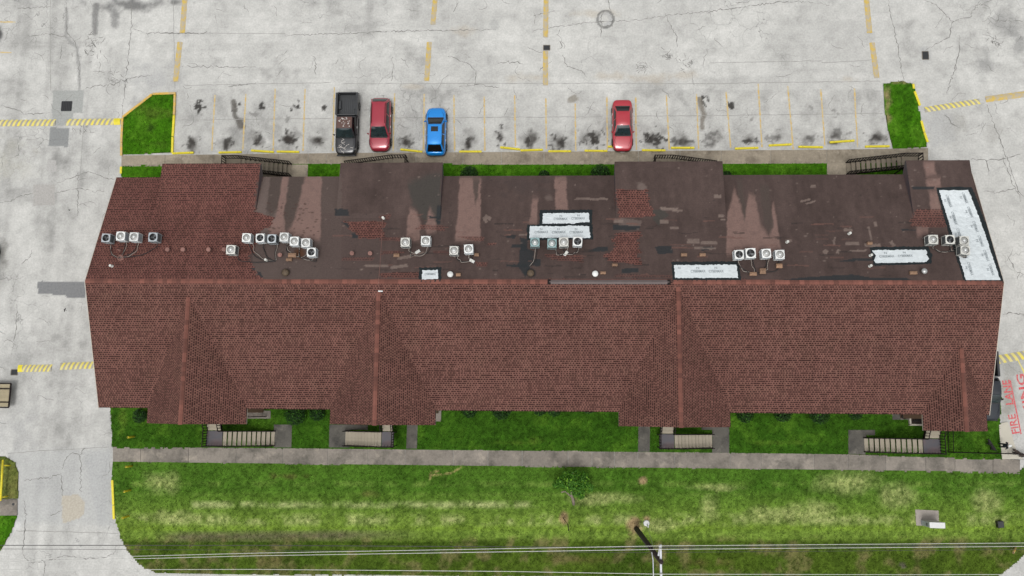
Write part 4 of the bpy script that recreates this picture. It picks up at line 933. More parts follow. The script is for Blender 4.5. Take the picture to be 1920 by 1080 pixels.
for u in (1295, 1329): roof_text('CYBERMAX', (u, 511), (u+28, 510.6), .22); roof_text('N', (u+10.5, 504), (u+15.5, 504), .16)
roof_text('N', (1271, 504), (1275.5, 504), .16)
for u, v in [(1649, 483), (1684, 482)]: roof_text('CYBERMAX', (u, v), (u+28, v-.8), .2); roof_text('N', (u+9, v-7), (u+14, v-7), .16)
roof_text('CYBERMAX', (796, 516), (817, 515.5), .2)
def along(a, b, t): return (a[0]+(b[0]-a[0])*t, a[1]+(b[1]-a[1])*t)
for (a, b, n, off) in [((1772, 362), (1822, 520), 5, 0), ((1802, 358), (1862, 520), 6, 0)]:
    for i in range(n):
        p0, p1 = along(a, b, (i+.1)/n), along(a, b, (i+.88)/n); roof_text('CYBERMAX', p0, p1, .2)
        c = along(a, b, (i+.35)/n); roof_text('N', (c[0]-6, c[1]), (c[0]-4.5, c[1]+4.5), .16)

# ---- roof penetrations
def on_roof(u, v, h): 
    z = 7.; 
    for _ in range(6): p = P(u, v, z); z = roof_z(p.y)+h
    return Vector((p.x, p.y, roof_z(p.y)))
def pent(name, mt, prof=None, n=12, c=None, box=None):
    m = MB()
    if prof: m.lathe(prof, n, c=c)
    if box: m.box(c[0]-box[0], c[0]+box[0], c[1]-box[1], c[1]+box[1], c[2]-.1, c[2]+box[2])
    return m.build(name, mt, roof, smooth=bool(prof), bevel=0 if prof else .03)
for u, v in [(314, 468), (343, 468), (391, 468), (420, 468), (660, 475), (694, 475), (525, 478)]:
    c = on_roof(u, v, .3); m = MB(); m.lathe([(.13, -.1), (.12, .12), (.09, .16), (.09, .26), (.17, .28), (.17, .36), (.05, .40), (.001, .4)], 12, c=c)
    m.tube([c+Vector((-.17, .02, .3)), c+Vector((.17, .02, .3))], .06); m.build('plumbing_vent', 'vent_pink', roof, smooth=False)
for u, v in [(207, 498), (498, 487), (718, 408), (1477, 453), (1634, 478), (1633, 498), (1594, 437)]:
    c = on_roof(u, v, .3); m = MB(); m.lathe([(.12, -.1), (.11, .06), (.055, .1), (.055, .32), (.1, .33), (.1, .38), (.001, .39)], 10, c=c); m.build('small_vent_pipe', 'offwhite', roof)
for u, v in [(844, 514), (1116, 513)]: c = on_roof(u, v, .5); pent('white_vent_cap', 'white', [(.1, -.1), (.1, .38), (.22, .4), (.235, .46), (.21, .52), (.04, .56), (.001, .56)], 20, c)
c = on_roof(1734, 508, .5); pent('silver_vent_cap', 'galv', [(.11, -.1), (.11, .35), (.2, .37), (.22, .46), (.15, .55), (.001, .58)], 18, c)
for u, v in [(535, 511), (995, 512)]: c = on_roof(u, v, .3); pent('brown_turbine', 'vent_brown', [(.26, -.1), (.22, .03), (.15, .06), (.15, .12), (.25, .2), (.28, .3), (.2, .38), (.06, .41), (.001, .42)], 18, c)
for u, v, sx, sy in [(743, 478, .22, .13), (859, 514.5, .17, .12), (893.5, 477, .17, .12), (1131, 511, .2, .1), (1283, 477, .22, .12), (1318, 477, .22, .12), (1413, 513, .25, .13), (1431, 508, .22, .2), (1462, 498, .22, .16), (1714, 511, .26, .12), (1632, 455.5, .18, .11), (547, 478, .3, .16), (541, 486, .22, .12), (1153, 496, .2, .1)]:
    c = on_roof(u, v, .3); m = MB(); m.prism([(c.x-sx, c.y-sy), (c.x+sx, c.y-sy), (c.x+sx, c.y+sy), (c.x-sx, c.y+sy)], c.z-.15, c.z+.2)
    m.add([(c.x-sx*1.1, c.y-sy*1.15, c.z+.2), (c.x+sx*1.1, c.y-sy*1.15, c.z+.2), (c.x+sx*1.1, c.y+sy*1.15, c.z+.2), (c.x-sx*1.1, c.y+sy*1.15, c.z+.2), (c.x-sx*.9, c.y, c.z+.31), (c.x+sx*.9, c.y, c.z+.31)], [(0, 1, 5, 4), (1, 2, 5), (2, 3, 4, 5), (3, 0, 4), (3, 2, 1, 0)])
    m.build('box_vent', 'vent_tan', roof, bevel=.02)
c = on_roof(222, 468, .3); pent('cone_vent', 'vent_pink', [(.15, -.1), (.12, .05), (.04, .42), (.001, .45)], 10, c)
c = on_roof(224, 483, .2); m = MB(); m.lathe([(.28, -.1), (.26, .05), (.17, .14), (.15, .05), (.1, .04)], 16, c=c); m.build('pipe_collar', 'vent_pink', roof)
# thin conduit running up the slope
m = MB(); m.tube([PR(718, 409, .03), PR(716, 440, .03), PR(714, 478, .03), PR(710, 526, .03), (PR(710, 526, 0).x, YR, ZR+.05), PR(712, 545, .03)], .013, 6); m.build('conduit', 'vent_pink', roof)
m = MB(); a = PR(709, 546, .04); m.bar(a, a+Vector((.35, 0, 0)), .09, .05); m.build('conduit_end', 'white', roof)

# ================================================================== AIR-CONDITIONING UNITS ON THE ROOF
SZ, HT = .70, .72
def unit_meshes(kind):
    D = {}
    body = {'white': 'white', 'grey': 'grey_unit', 'teal': 'teal_unit', 'old': 'offwhite'}[kind]
    h = SZ/2; m = MB()
    for a in range(4):                                        # corner posts
        sx, sy = ((-1, -1), (1, -1), (1, 1), (-1, 1))[a]; m.box(sx*h-(.06 if sx > 0 else 0), sx*h+(0 if sx > 0 else .06), sy*h-(.06 if sy > 0 else 0), sy*h+(0 if sy > 0 else .06), .04, HT-.03)
    m.box(-h, h, -h, h, 0, .06); D['cabinet'] = m.mesh('cabinet', body)
    m = MB()                                                  # louvred sides
    for i in range(9):
        z = .08+i*(HT-.14)/9; t = .035; k = h-.012
        m.box(-k, k, -k, -k+.02, z, z+t); m.box(-k, k, k-.02, k, z, z+t); m.box(-k, -k+.02, -k+.02, k-.02, z, z+t); m.box(k-.02, k, -k+.02, k-.02, z, z+t)
    D['louvre'] = m.mesh('louvre', 'louver' if kind != 'white' else 'grey_unit')
    m = MB(); k = h-.05; m.box(-k, k, -k, k, .06, .5); D['coil'] = m.mesh('coil', 'dark')
    m = MB(); n = 32; R0 = h*.80; v = []                        # top panel with the round fan opening
    for z in (HT-.03, HT+.02):
        for i in range(n):
            a = 2*math.pi*i/n; c, s = math.cos(a), math.sin(a); q = (abs(c)**5+abs(s)**5)**(-1/5); v += [(c*q*h*.995, s*q*h*.995, z-(0 if z < HT else .012)), (c*R0, s*R0, z)]
    f = []
    for i in range(n):
        j = (i+1) % n; a, b = 2*i, 2*j; f += [(2*n+a, 2*n+b, 2*n+b+1, 2*n+a+1)[::-1], (a, b, 2*n+b, 2*n+a), (a+1, 2*n+a+1, 2*n+b+1, b+1)]
    m.add(v, f); D['top_panel'] = m.mesh('top_panel', body)
    m = MB()
    for r in (.14, .19, .24): m.tube([(r*math.cos(t), r*math.sin(t), HT+.015) for t in np.linspace(0, 2*math.pi, 21)], .005, 4)
    for i in range(12):
        a = 2*math.pi*i/12; m.bar((.1*math.cos(a), .1*math.sin(a), HT+.017), (R0*math.cos(a), R0*math.sin(a), HT+.012), .006)
    D['guard'] = m.mesh('guard', 'offwhite' if kind != 'teal' else 'teal_unit')
    return D
def fan_mesh():
    m = MB()
    for i in range(3):
        a = 2*math.pi*i/3; c, s = math.cos(a), math.sin(a); t = lambda r, w, z: (r*c-w*s, r*s+w*c, z)
        m.add([t(.06, -.05, HT-.16), t(.25, -.11, HT-.2), t(.26, .1, HT-.12), t(.06, .05, HT-.12)], [(0, 1, 2, 3)])
    m.lathe([(.07, HT-.3), (.07, HT-.1), (.05, HT-.08), (.001, HT-.075)], 12); return m.mesh('fan', 'blade')
def hubcap_mesh(r):
    m = MB(); m.lathe([(r, HT+.016), (r*.93, HT+.04), (r*.5, HT+.055), (.001, HT+.06)], 20); return m.mesh('guard_cap', 'chrome_hub', True)
def silver_disc():
    m = MB(); m.lathe([(SZ*.39, HT-.06), (SZ*.3, HT-.05), (SZ*.15, HT-.035), (.001, HT-.03)], 24); return m.mesh('fan_disc', 'galv', True)
UM = {k: unit_meshes(k) for k in ('white', 'grey', 'teal', 'old')}; FAN, HUB, DISC = fan_mesh(), hubcap_mesh(.10), silver_disc()
m = MB(); m.box(-.025, .025, -.025, .025, -1, 0); LEG = m.mesh('leg', 'galv')
ROWS = {'A': 'row of four at the left roof end', 'B': 'cluster of eight on the left half of the roof', 'C': 'four spread units left of roof centre', 'D': 'row of four below the white membrane patches', 'E': 'row of four right of roof centre', 'F': 'cluster of four at the right roof end'}
UNITS = [  # row, top centre px, body, fan open?, label
 ('A', 198.4, 446, 'grey', 1, 'grey condenser with open dark fan, leftmost of all on the roof'), ('A', 226, 442.5, 'white', 0, 'white condenser with pale fan cap, second from left roof end'), ('A', 251, 444, 'white', 0, 'white condenser with pale fan cap, third from left roof end'), ('A', 286.6, 444.4, 'grey', 1, 'grey condenser with open dark fan, right end of the left row of four'),
 ('B', 432.6, 468, 'old', 0, 'off-white condenser standing apart at lower left of the cluster of eight'), ('B', 462, 445.5, 'white', 0, 'white condenser with pale fan, upper left end of the cluster of eight'), ('B', 487.6, 446, 'white', 1, 'white condenser with dark fan, left of the two dark-fan neighbours in the cluster of eight'), ('B', 509.4, 447.5, 'grey', 1, 'grey condenser with dark fan, right of the two dark-fan neighbours in the cluster of eight'),
 ('B', 532.6, 444.4, 'white', 0, 'white condenser with pale fan, right of the dark-fan pair in the cluster of eight'), ('B', 551.5, 452, 'white', 0, 'white condenser with pale fan, third from right in the cluster of eight'), ('B', 573, 455, 'white', 0, 'white condenser with pale fan just above the lowest right unit of the cluster of eight'), ('B', 583.6, 472.7, 'white', 1, 'white condenser with dark fan, lowest right of the cluster of eight'),
 ('C', 759.7, 454, 'old', 0, 'off-white condenser, left of the pair above the tiny membrane patch'), ('C', 798, 451, 'white', 0, 'white condenser, right of the pair above the tiny membrane patch'), ('C', 851, 469.5, 'old', 0, 'off-white condenser, left of the pair above the first round white vent cap'), ('C', 878.5, 466.5, 'white', 0, 'white condenser, right of the pair above the first round white vent cap'),
 ('D', 1003, 454, 'teal', 0, 'weathered teal condenser, left end of the row below the membrane patches'), ('D', 1035, 455.7, 'teal', 0, 'weathered teal condenser, second in the row below the membrane patches'), ('D', 1057, 453.6, 'old', 0, 'off-white condenser, third in the row below the membrane patches'), ('D', 1083, 452.6, 'white', 1, 'white condenser with dark fan, right end of the row below the membrane patches'),
 ('E', 1386, 477, 'white', 1, 'white condenser with dark fan, left end of the row of four right of centre'), ('E', 1407.6, 474.5, 'white', 1, 'largest white condenser with dark fan, second in the row of four right of centre'), ('E', 1437, 475, 'white', 0, 'white condenser with pale fan, third in the row of four right of centre'), ('E', 1462.4, 477, 'white', 0, 'white condenser with pale fan, right end of the row of four right of centre'),
 ('F', 1750, 449, 'old', 0, 'off-white condenser with looped hose, left end of the cluster at right roof end'), ('F', 1781.6, 449, 'old', 1, 'off-white condenser with dark fan on the edge of the long membrane strip'), ('F', 1808, 451, 'old', 0, 'upper off-white condenser of the two standing on the long membrane strip'), ('F', 1810, 468.7, 'old', 0, 'lower off-white condenser of the two standing on the long membrane strip')]
ROUTE = {'A': [(225, 484)], 'B': [(517, 490), (562, 482)], 'C': [(775, 479), (886, 489)], 'D': [(993, 500), (1058, 476)], 'E': [(1422, 512)], 'F': [(1790, 470)]}
for i, (row, u, v, kind, opn, lb) in enumerate(UNITS):
    z = 8.5
    for _ in range(8):
        p = P(u, v, z); base = roof_z(p.y-.35)+.10; z = base+HT
    yaw = random.uniform(-.06, .06); sc = 1.08 if 'largest' in lb else random.uniform(.96, 1.03)
    root = empty('condenser_unit', (p.x, p.y, base), yaw, lb, 'condenser unit', 'rooftop condensers: '+ROWS[row]); root.scale = (sc, sc, 1)
    for nm, me in UM[kind].items():
        if nm == 'guard' and opn: continue
        place(me, nm, root)
    place(FAN, 'fan', root, (0, 0, 0), (0, 0, random.uniform(0, 2)))
    if not opn: place(DISC, 'fan_disc', root); place(HUB, 'guard_cap', root)
    for sx in (-1, 1):
        for sy in (-1, 1):
            zz = base-roof_z(p.y+sy*.3); place(LEG, 'leg', root, (sx*.3, sy*.3, 0.01), (0, 0, 0), (1, 1, max(.03, zz+.03)))
    # hoses down to the roof penetration
    tgt = min(ROUTE[row], key=lambda t: math.hypot(t[0]-u, t[1]-v)); T = on_roof(tgt[0], tgt[1], 0)
    for kx, (mt, r) in enumerate((('black_hose', .03), ('white_hose', .02))):
        if kx and random.random() < .2: continue
        A = Vector((p.x+random.uniform(-.1, .25)+.1, p.y-.38, base+.18)); dx = T.x-A.x
        pts = [A]
        for t in (.12, .3, .5, .7, .88, 1):
            y = A.y+(T.y-A.y)*t-.25*math.sin(math.pi*t)*(1+random.uniform(-.4, .4)); x = A.x+dx*t*t*(1.1-.1*t)+random.uniform(-.08, .08)*(t < 1)
            pts.append(Vector((x, y, roof_z(y)+.06+.08*(1-t))))
        cs = []
        for j in range(len(pts)-1):
            for s in range(4):
                a, b, c_, d = pts[max(j-1, 0)], pts[j], pts[j+1], pts[min(j+2, len(pts)-1)]; t = s/4
                cs.append(.5*((2*b)+(c_-a)*t+(2*a-5*b+4*c_-d)*t*t+(3*b-3*c_+d-a)*t**3))
        cs.append(pts[-1]); mb = MB(); mb.tube(cs, r, 6); WM[root.name] = Matrix.LocRotScale(root.location, root.rotation_euler, root.scale); mb.build('hose', mt, root)
# loose white disconnect boxes lying by the units
for u, v, ang, lb in [(783, 472, .6, 'small white disconnect box on the roof between the left-of-centre pair'), (885, 489, -.5, 'small white disconnect box below the second pair left of centre'), (1061, 475, .9, 'small white disconnect box below the row under the membrane patches')]:
    c = on_roof(u, v, .1); m = MB(); m.box(-.2, .2, -.11, .11, -.06, .12); root = empty('disconnect_box', c, ang, lb, 'electrical box', 'disconnect boxes on the roof')
    m.build('case', 'white', root, world=False, bevel=.02); m = MB(); m.box(-.17, .17, -.085, .085, .118, .13); m.build('lid', 'offwhite', root, world=False); m = MB(); m.tube([(-.2, 0, .03), (-.34, .1, .03), (-.45, .3, .04)], .025, 6); m.build('cable', 'white_hose', root, world=False)

# ================================================================== STAIRS
def stair(xb, xt, xl, yo, yi, mt_t, label, zl=1.9, n=11, north=False):
    "xb foot of flight, xt top of flight, xl far end of the landing; yo outer side, yi side towards the building"
    dx = 1 if xt > xb else -1; up = -1 if north else 1            # the upper flight climbs towards the house
    root = empty('staircase', ((xb+xl)/2, (yo+yi)/2, 0), 0, label, 'staircase', 'outdoor stairs to the upper floor')
    y0, y1 = min(yo, yi), max(yo, yi); run = abs(xt-xb)/n; rise = zl/(n)
    for i in range(n):
        xa = xb+dx*run*i; z = rise*(i+.9); m = MB(); a, b = sorted((xa+dx*.02, xa+dx*(run-.02)))
        m.box(a, b, y0+.04, y1-.04, z-.05, z); m.build('tread', mt_t, root, bevel=.008)
    a, b = sorted((xt+dx*.02, xl)); m = MB(); m.box(a, b, y0, y1, zl-.08, zl+.02); m.build('landing', 'landing' if not north else 'tread_n', root, bevel=.01)
    for y in (y0+.02, y1-.02):
        m = MB(); m.bar((xb, y, .05), (xt, y, zl-.08), .05, .26); m.build('stringer', 'iron', root)
    for x in (a+.08, b-.08):
        for y in (y0+.06, y1-.06):
            m = MB(); m.box(x-.04, x+.04, y-.04, y+.04, 0, zl-.08); m.build('post', 'iron', root)
    ztop = 2.8; k = 5; rr = (ztop-zl)/k; yy = y1 if up > 0 else y0
    ua, ub = sorted((xt+dx*.12, xl-dx*.12))
    for i in range(k):
        y = yy+up*(.05+.28*i); p, q_ = sorted((y, y+up*.27)); m = MB(); m.box(ua, ub, p, q_, zl+rr*(i+1)-.05, zl+rr*(i+1)); m.build('tread', mt_t, root, bevel=.008)
    for x in (ua-.03, ub+.03):
        m = MB(); m.bar((x, yy, zl-.02), (x, yy+up*1.45, ztop-.05), .05, .24); m.build('stringer', 'iron', root)
    hr = .95; bal = MB(); rail = MB()
    def run_rail(A, B, nb):
        nb = max(3, int(nb*.62))
        rail.bar(A+Vector((0, 0, hr)), B+Vector((0, 0, hr)), .06, .05); rail.bar(A+Vector((0, 0, .1)), B+Vector((0, 0, .1)), .03, .03)
        for i in range(nb+1):
            p = A.lerp(B, i/nb); r = .07 if i in (0, nb) else .06; bal.box(p.x-r/2, p.x+r/2, p.y-r/2, p.y+r/2, p.z, p.z+hr)
    for y in (y0+.02, y1-.02):
        run_rail(Vector((xb, y, rise*.9)), Vector((xt, y, zl)), int(abs(xt-xb)/.125))
    ye = y0+.02 if up > 0 else y1-.02
    run_rail(Vector((xt, ye, zl)), Vector((xl, ye, zl)), int(abs(xl-xt)/.125)); run_rail(Vector((xl-dx*.02, y0, zl)), Vector((xl-dx*.02, y1, zl)), int((y1-y0)/.125))
    for x in (ua-.04, ub+.04): run_rail(Vector((x, yy, zl)), Vector((x, yy+up*1.4, ztop)), 10)
    rail.build('handrail', 'iron', root); bal.build('baluster', 'iron', root, kind='stuff')
def px_stair(fb, ft, fl, vo, vi, mt, lb, north=False):
    um = (fb+ft)/2
    stair(P(fb, vo, .15).x, P(ft, vo, 1.9).x, P(fl, vo, 1.9).x, P(um, vo, 1.0).y, P(um, vi, 1.0).y, mt, lb, north=north)
px_stair(514.5, 416.5, 386.5, 836.5, 808, 'tread', 'front staircase with tan treads below the leftmost gable'); px_stair(646.5, 714.5, 738, 837, 808.5, 'tread', 'front staircase with tan treads below the second gable from left')
px_stair(1336, 1265, 1236.5, 841, 814, 'tread', 'front staircase with tan treads below the third gable from left'); px_stair(1621, 1731.5, 1764, 849, 821.5, 'tread', 'front staircase with tan treads below the small right gable')
px_stair(547, 452, 423, 302.5, 326, 'tread_n', 'rear staircase by the leftmost shed roof', True); px_stair(650, 737, 763, 302, 325, 'tread_n', 'rear staircase hidden under the shed roof behind the red SUV', True)
px_stair(1340, 1260, 1226, 302, 325, 'tread_n', 'rear staircase hidden under the shed roof right of the red sedan', True); px_stair(1586, 1690, 1722, 299, 322, 'tread_n', 'fully visible rear staircase at the right end of the building', True)

# ---- iron fence by the right staircase
def fence(a, b, label, h=1.15, step=.13):
    A, B = P(*a, 0), P(*b, 0); L = (B-A).length; root = empty('iron_fence', A, math.atan2(B.y-A.y, B.x-A.x), label, 'fence', 'low iron fence beside the right staircase')
    m = MB(); m.bar((0, 0, h-.1), (L, 0, h-.1), .04); m.bar((0, 0, .15), (L, 0, .15), .04); m.build('rail', 'iron', root, world=False)
    m = MB()
    for i in range(int(L/step)+1): m.box(i*step-.012, i*step+.012, -.012, .012, .05, h)
    m.build('picket', 'iron', root, world=False, kind='stuff')
    for i in range(int(L/2.4)+1):
        m = MB(); m.box(i*2.4-.035, i*2.4+.035, -.035, .035, 0, h+.06); m.lathe([(.045, h+.06), (.045, h+.09), (.001, h+.12)], 8, c=(i*2.4, 0, 0)); m.build('post', 'iron', root, world=False)
fence((1776, 806), (1777, 847), 'short iron picket fence running from the right gable to the pavement'); fence((1777.5, 847.5), (1932, 851.5), 'long iron picket fence along the pavement at the right')

# ================================================================== VEHICLES
def grid_patch(c, n, mm, bulge, lo=(0, 0), hi=(1, 1), off=0):
    c00, c10, c11, c01 = [Vector(x) for x in c]; nrm = (c10-c00).cross(c01-c00).normalized(); v = []
    for j in range(mm+1):
        for i in range(n+1):
            u = lo[0]+(hi[0]-lo[0])*i/n; t = lo[1]+(hi[1]-lo[1])*j/mm
            p = c00*(1-u)*(1-t)+c10*u*(1-t)+c11*u*t+c01*(1-u)*t
            v.append(p+nrm*(bulge*(1-(2*u-1)**2)**.8*(1-(2*t-1)**4)+off))
    return v, [(j*(n+1)+i, j*(n+1)+i+1, (j+1)*(n+1)+i+1, (j+1)*(n+1)+i) for j in range(mm) for i in range(n)]
def wheel(root, x, y, r, wd):
    s = 1 if x > 0 else -1; e = place(None, 'wheel', root, (x, y, r))
    m = MB(); m.lathe([(r*.62, -wd/2), (r*.93, -wd/2), (r, -wd*.32), (r, wd*.32), (r*.93, wd/2), (r*.62, wd/2)], 24, axis='x'); o = m.build('tyre', 'rubber', None, True, False); o.parent = e
    m = MB(); m.lathe([(r*.63, s*wd*.3), (r*.6, s*wd*.45), (r*.2, s*wd*.36), (.001, s*wd*.38)], 20, axis='x')
    for k in range(5):
        a = 2*math.pi*k/5; m.bar((s*wd*.42, .05*math.cos(a), .05*math.sin(a)), (s*wd*.47, r*.58*math.cos(a), r*.58*math.sin(a)), .07, .03, up=(1, 0, 0))
    o = m.build('rim', 'rim', None, True, False); o.parent = e
def loft(st, prof):
    "st: (y, half width, z bottom, z top); prof: (fx, fz) from bottom centre to top centre"
    m = MB(); full = prof+[(-a, b) for a, b in prof[::-1][1:-1]]; k = len(full); v = []
    for y, w_, zb, zt in st: v += [(w_*a, y, zb+(zt-zb)*b) for a, b in full]
    fs = [(i*k+j, i*k+(j+1) % k, (i+1)*k+(j+1) % k, (i+1)*k+j) for i in range(len(st)-1) for j in range(k)]
    m.add(v, fs+[tuple(range(k))[::-1], tuple(range((len(st)-1)*k, len(st)*k))]); return m
PROF = [(0, 0), (.80, 0), (.95, .10), (1.0, .42), (.985, .72), (.92, .92), (.80, .985), (.45, 1.01), (0, 1.02)]
def car(label, cat, loc, rz, paint, L, W, st, cab, belt, zr, wheels, r=.33, rails=False, sunroof=False, roofmat=None, cabname='cabin', bed=None, glass='glass', rear_glass='glass_dk', wiper=True, handles='chrome_hub'):
    root = empty('pickup_truck' if bed else 'car', loc, rz, label, cat, 'vehicles parked beside the building')
    m = loft(st, PROF); m.build('body', paint, root, True, False, subsurf=2)
    m = loft([(y_*1.006, w_*1.012, zb-.04, zb+.26) for y_, w_, zb, zt in st], [(0, 0), (.9, 0), (1, .3), (1, .8), (.97, 1), (0, 1)]); m.build('lower_cladding', 'black_plastic', root, True, False, subsurf=1)
    yf, yrf, yrr, yr, wb, wr = cab; w2 = wb*.97
    FBl, FBr, FTr, FTl = (-wb, yf, belt), (wb, yf, belt), (wr, yrf, zr), (-wr, yrf, zr); RTl, RTr, RBr, RBl = (-wr, yrr, zr-.02), (wr, yrr, zr-.02), (w2, yr, belt), (-w2, yr, belt)
    P_ws = (FBr, FBl, FTl, FTr); P_rw = (RBl, RBr, RTr, RTl); P_rf = (FTr, FTl, RTl, RTr); P_r = (RBr, FBr, FTr, RTr); P_l = (FBl, RBl, RTl, FTl)
    def panel(name, q, mt, lo, hi, off, bul, n=8, k=6):
        m = MB(); v, f = grid_patch(q, n, k, bul, lo, hi, off); m.add(v, f); return m.build(name, mt, root, True, False)
    m = MB()
    for q, b in ((P_ws, .05), (P_rw, .04), (P_r, .03), (P_l, .03)): v, f = grid_patch(q, 8, 6, b); m.add(v, f)
    m.add([FBl, FBr, RBr, RBl], [(0, 1, 2, 3)]); m.build(cabname, paint, root, True, False)
    panel('roof', P_rf, roofmat or paint, (0, 0), (1, 1), .006, .055, 10, 10)
    panel('windshield', P_ws, glass, (.05, .02), (.95, .93), .010, .05); panel('rear_window', P_rw, rear_glass, (.07, .12), (.93, .92), .010, .04)
    for q, nm in ((P_r, 1), (P_l, 0)):
        lo1, hi1 = ((.06, .50), (.54, .93)); 
        for a, b in (lo1, hi1): panel('side_window', q, 'glass_dk', (a, .08), (b, .88), .010, .03, 4, 4)
    for s in (-1, 1):
        m = MB(); v = [(s*(wb+.02), yf-.32, belt+.02), (s*(wb+.20), yf-.36, belt+.03), (s*(wb+.22), yf-.30, belt+.16), (s*(wb+.05), yf-.24, belt+.16), (s*(wb+.05), yf-.16, belt+.05), (s*(wb+.18), yf-.22, belt+.07)]
        m.add(v, [(0, 1, 2, 3), (0, 4, 5, 1), (1, 5, 2), (4, 3, 2, 5), (0, 3, 4)]); m.build('mirror', 'black_plastic' if bed else paint, root, False, False, bevel=.01)
        for y in ([yf-.95, yf-1.95] if not bed else [yf-1.0]):
            m = MB(); m.box(s*(st[3][1]+.005)-.015, s*(st[3][1]+.005)+.02, y-.09, y+.09, belt-.17, belt-.13); m.build('door_handle', handles, root, False, False)
    for x, y in wheels: wheel(root, x, y, r, .22); 
    for x, y in wheels:
        s = 1 if x > 0 else -1; m = MB(); pts = [((s*(abs(x)+.03)), y+(r+.05)*math.cos(t), r+(r+.05)*math.sin(t)) for t in np.linspace(.05, math.pi-.05, 13)]; m.tube(pts, .05, 6); m.build('wheel_arch', 'black_plastic', root, True, False)
    f0, f1, f2 = st[0], st[1], st[2]; yF = f1[0]
    for s in (-1, 1):
        m = MB(); z0, z1 = f1[3]-.10, f2[3]-.02; v, f = grid_patch(((s*f1[1]*.55, yF+.035, z0-.06), (s*f1[1]*1.03, f2[0]+.10, z0), (s*f2[1]*.985, f2[0]-.16, z1), (s*f1[1]*.62, f1[0]-.01, z1-.05)), 4, 3, .03*s, off=.01*s); m.add(v, f)
        m.build('headlight', 'lamp_glass', root, True, False)
        l0, l1, l2 = st[-1], st[-2], st[-3]; m = MB(); v, f = grid_patch(((s*l1[1]*.62, l1[0]-.05, l1[3]-.22), (s*l1[1]*1.01, l1[0]+.06, l1[3]-.22), (s*l2[1]*1.0, l1[0]+.16, l1[3]-.05), (s*l1[1]*.66, l1[0]-.02, l1[3]-.06)), 3, 3, -.02*s, off=-.012*s); m.add(v, f); m.build('taillight', 'tail', root, True, False)
    m = MB(); m.box(-f0[1]*.75, f0[1]*.75, f0[0]-.03, f0[0]+.02, f0[2]+.08, f0[2]+.2); m.build('grille', 'black_plastic', root, False, False, bevel=.02)
    m = MB(); m.box(-.16, .16, f0[0]+.02, f0[0]+.035, f0[2]-.02, f0[2]+.07); m.build('number_plate', 'white', root, False, False)
    m = MB(); m.box(-wb*.86, wb*.86, yf-.02, yf+.10, belt-.015, belt+.012); m.build('cowl', 'black_plastic', root, False, False)
    if wiper:
        for x0 in (-.45, .2):
            m = MB(); m.bar((x0, yf+.03, belt+.03), (x0+.45, yf-.10, belt+.13), .02, .015); m.build('wiper', 'black_plastic', root, False, False)
    if rails:
        for s in (-1, 1): m = MB(); m.tube([(s*(wr-.04), yrf-.2, zr+.01), (s*(wr-.05), yrf-.32, zr+.075), (s*(wr-.05), yrr+.25, zr+.065), (s*(wr-.04), yrr+.12, zr)], .02, 6); m.build('roof_rail', rails, root, True, False)
    if sunroof:
        m = MB(); v, f = grid_patch(P_rf, 4, 4, .055, (.24, .10), (.76, .36), .016); m.add(v, f); m.build('sunroof', 'glass_dk', root, True, False)
    # shut lines of the bonnet
    yb_ = f2[0]-.05; m = MB()
    for s in (-1, 1): m.tube([(s*wb*.80, yf+.12, belt-.035), (s*wb*.86, (yf+yb_)/2, (belt-.035+f2[3])/2+.03), (s*f1[1]*.72, yb_, f2[3]-.01)], .012, 4)
    m.build('bonnet_gap', 'black_plastic', root, False, False)
    return root
FS = math.pi   # facing south
def ground(u, v, z=.3): p = P(u, v, z); return p.x, p.y
# red sedan
x, y = ground(1167, 285, .35)
car('bright red sedan with pale rear deck parked alone mid row', 'car', (x, y+2.32, .005), FS, 'red_sedan', 4.64, 1.8,
    [(2.32, .40, .32, .54), (2.25, .64, .25, .65), (2.0, .84, .2, .76), (1.45, .9, .18, .86), (.9, .905, .18, .93), (-1.2, .905, .18, .95), (-1.75, .89, .2, .99), (-2.12, .82, .28, .96), (-2.27, .64, .36, .84), (-2.32, .42, .42, .7)],
    (.98, .18, -.98, -1.72, .80, .58), .93, 1.44, [(s*.82, yy) for s in (-1, 1) for yy in (1.42, -1.38)], .32, glass='glass')
# crimson SUV
x, y = ground(713, 285.5, .35)
car('dark crimson SUV with roof rails parked beside the black pickup', 'car', (x, y+2.42, .005), FS, 'red_suv', 4.84, 1.88,
    [(2.42, .44, .35, .66), (2.34, .70, .27, .81), (2.06, .89, .22, .93), (1.6, .935, .2, 1.0), (1.15, .945, .2, 1.05), (-1.5, .945, .2, 1.08), (-2.0, .92, .24, 1.08), (-2.30, .84, .32, 1.04), (-2.40, .66, .40, .94), (-2.43, .5, .45, .8)],
    (1.22, .42, -1.75, -2.28, .86, .64), 1.05, 1.70, [(s*.86, yy) for s in (-1, 1) for yy in (1.5, -1.45)], .36, rails='iron')
# blue crossover, nose to the lot
x, y = ground(817, 293, .45)
car('bright blue hatchback car reversed into its stall with dark sunroof', 'car', (x, y+2.2, .005), 0, 'blue', 4.4, 1.82,
    [(2.2, .40, .34, .62), (2.12, .68, .27, .77), (1.84, .86, .22, .9), (1.4, .905, .2, .97), (1.0, .915, .2, 1.0), (-1.3, .915, .2, 1.04), (-1.75, .9, .24, 1.06), (-2.06, .83, .32, 1.02), (-2.17, .68, .40, .9), (-2.22, .5, .45, .76)],
    (1.08, .32, -1.42, -2.02, .82, .60), 1.0, 1.58, [(s*.84, yy) for s in (-1, 1) for yy in (1.35, -1.35)], .34, sunroof=True, glass='glass_dk')
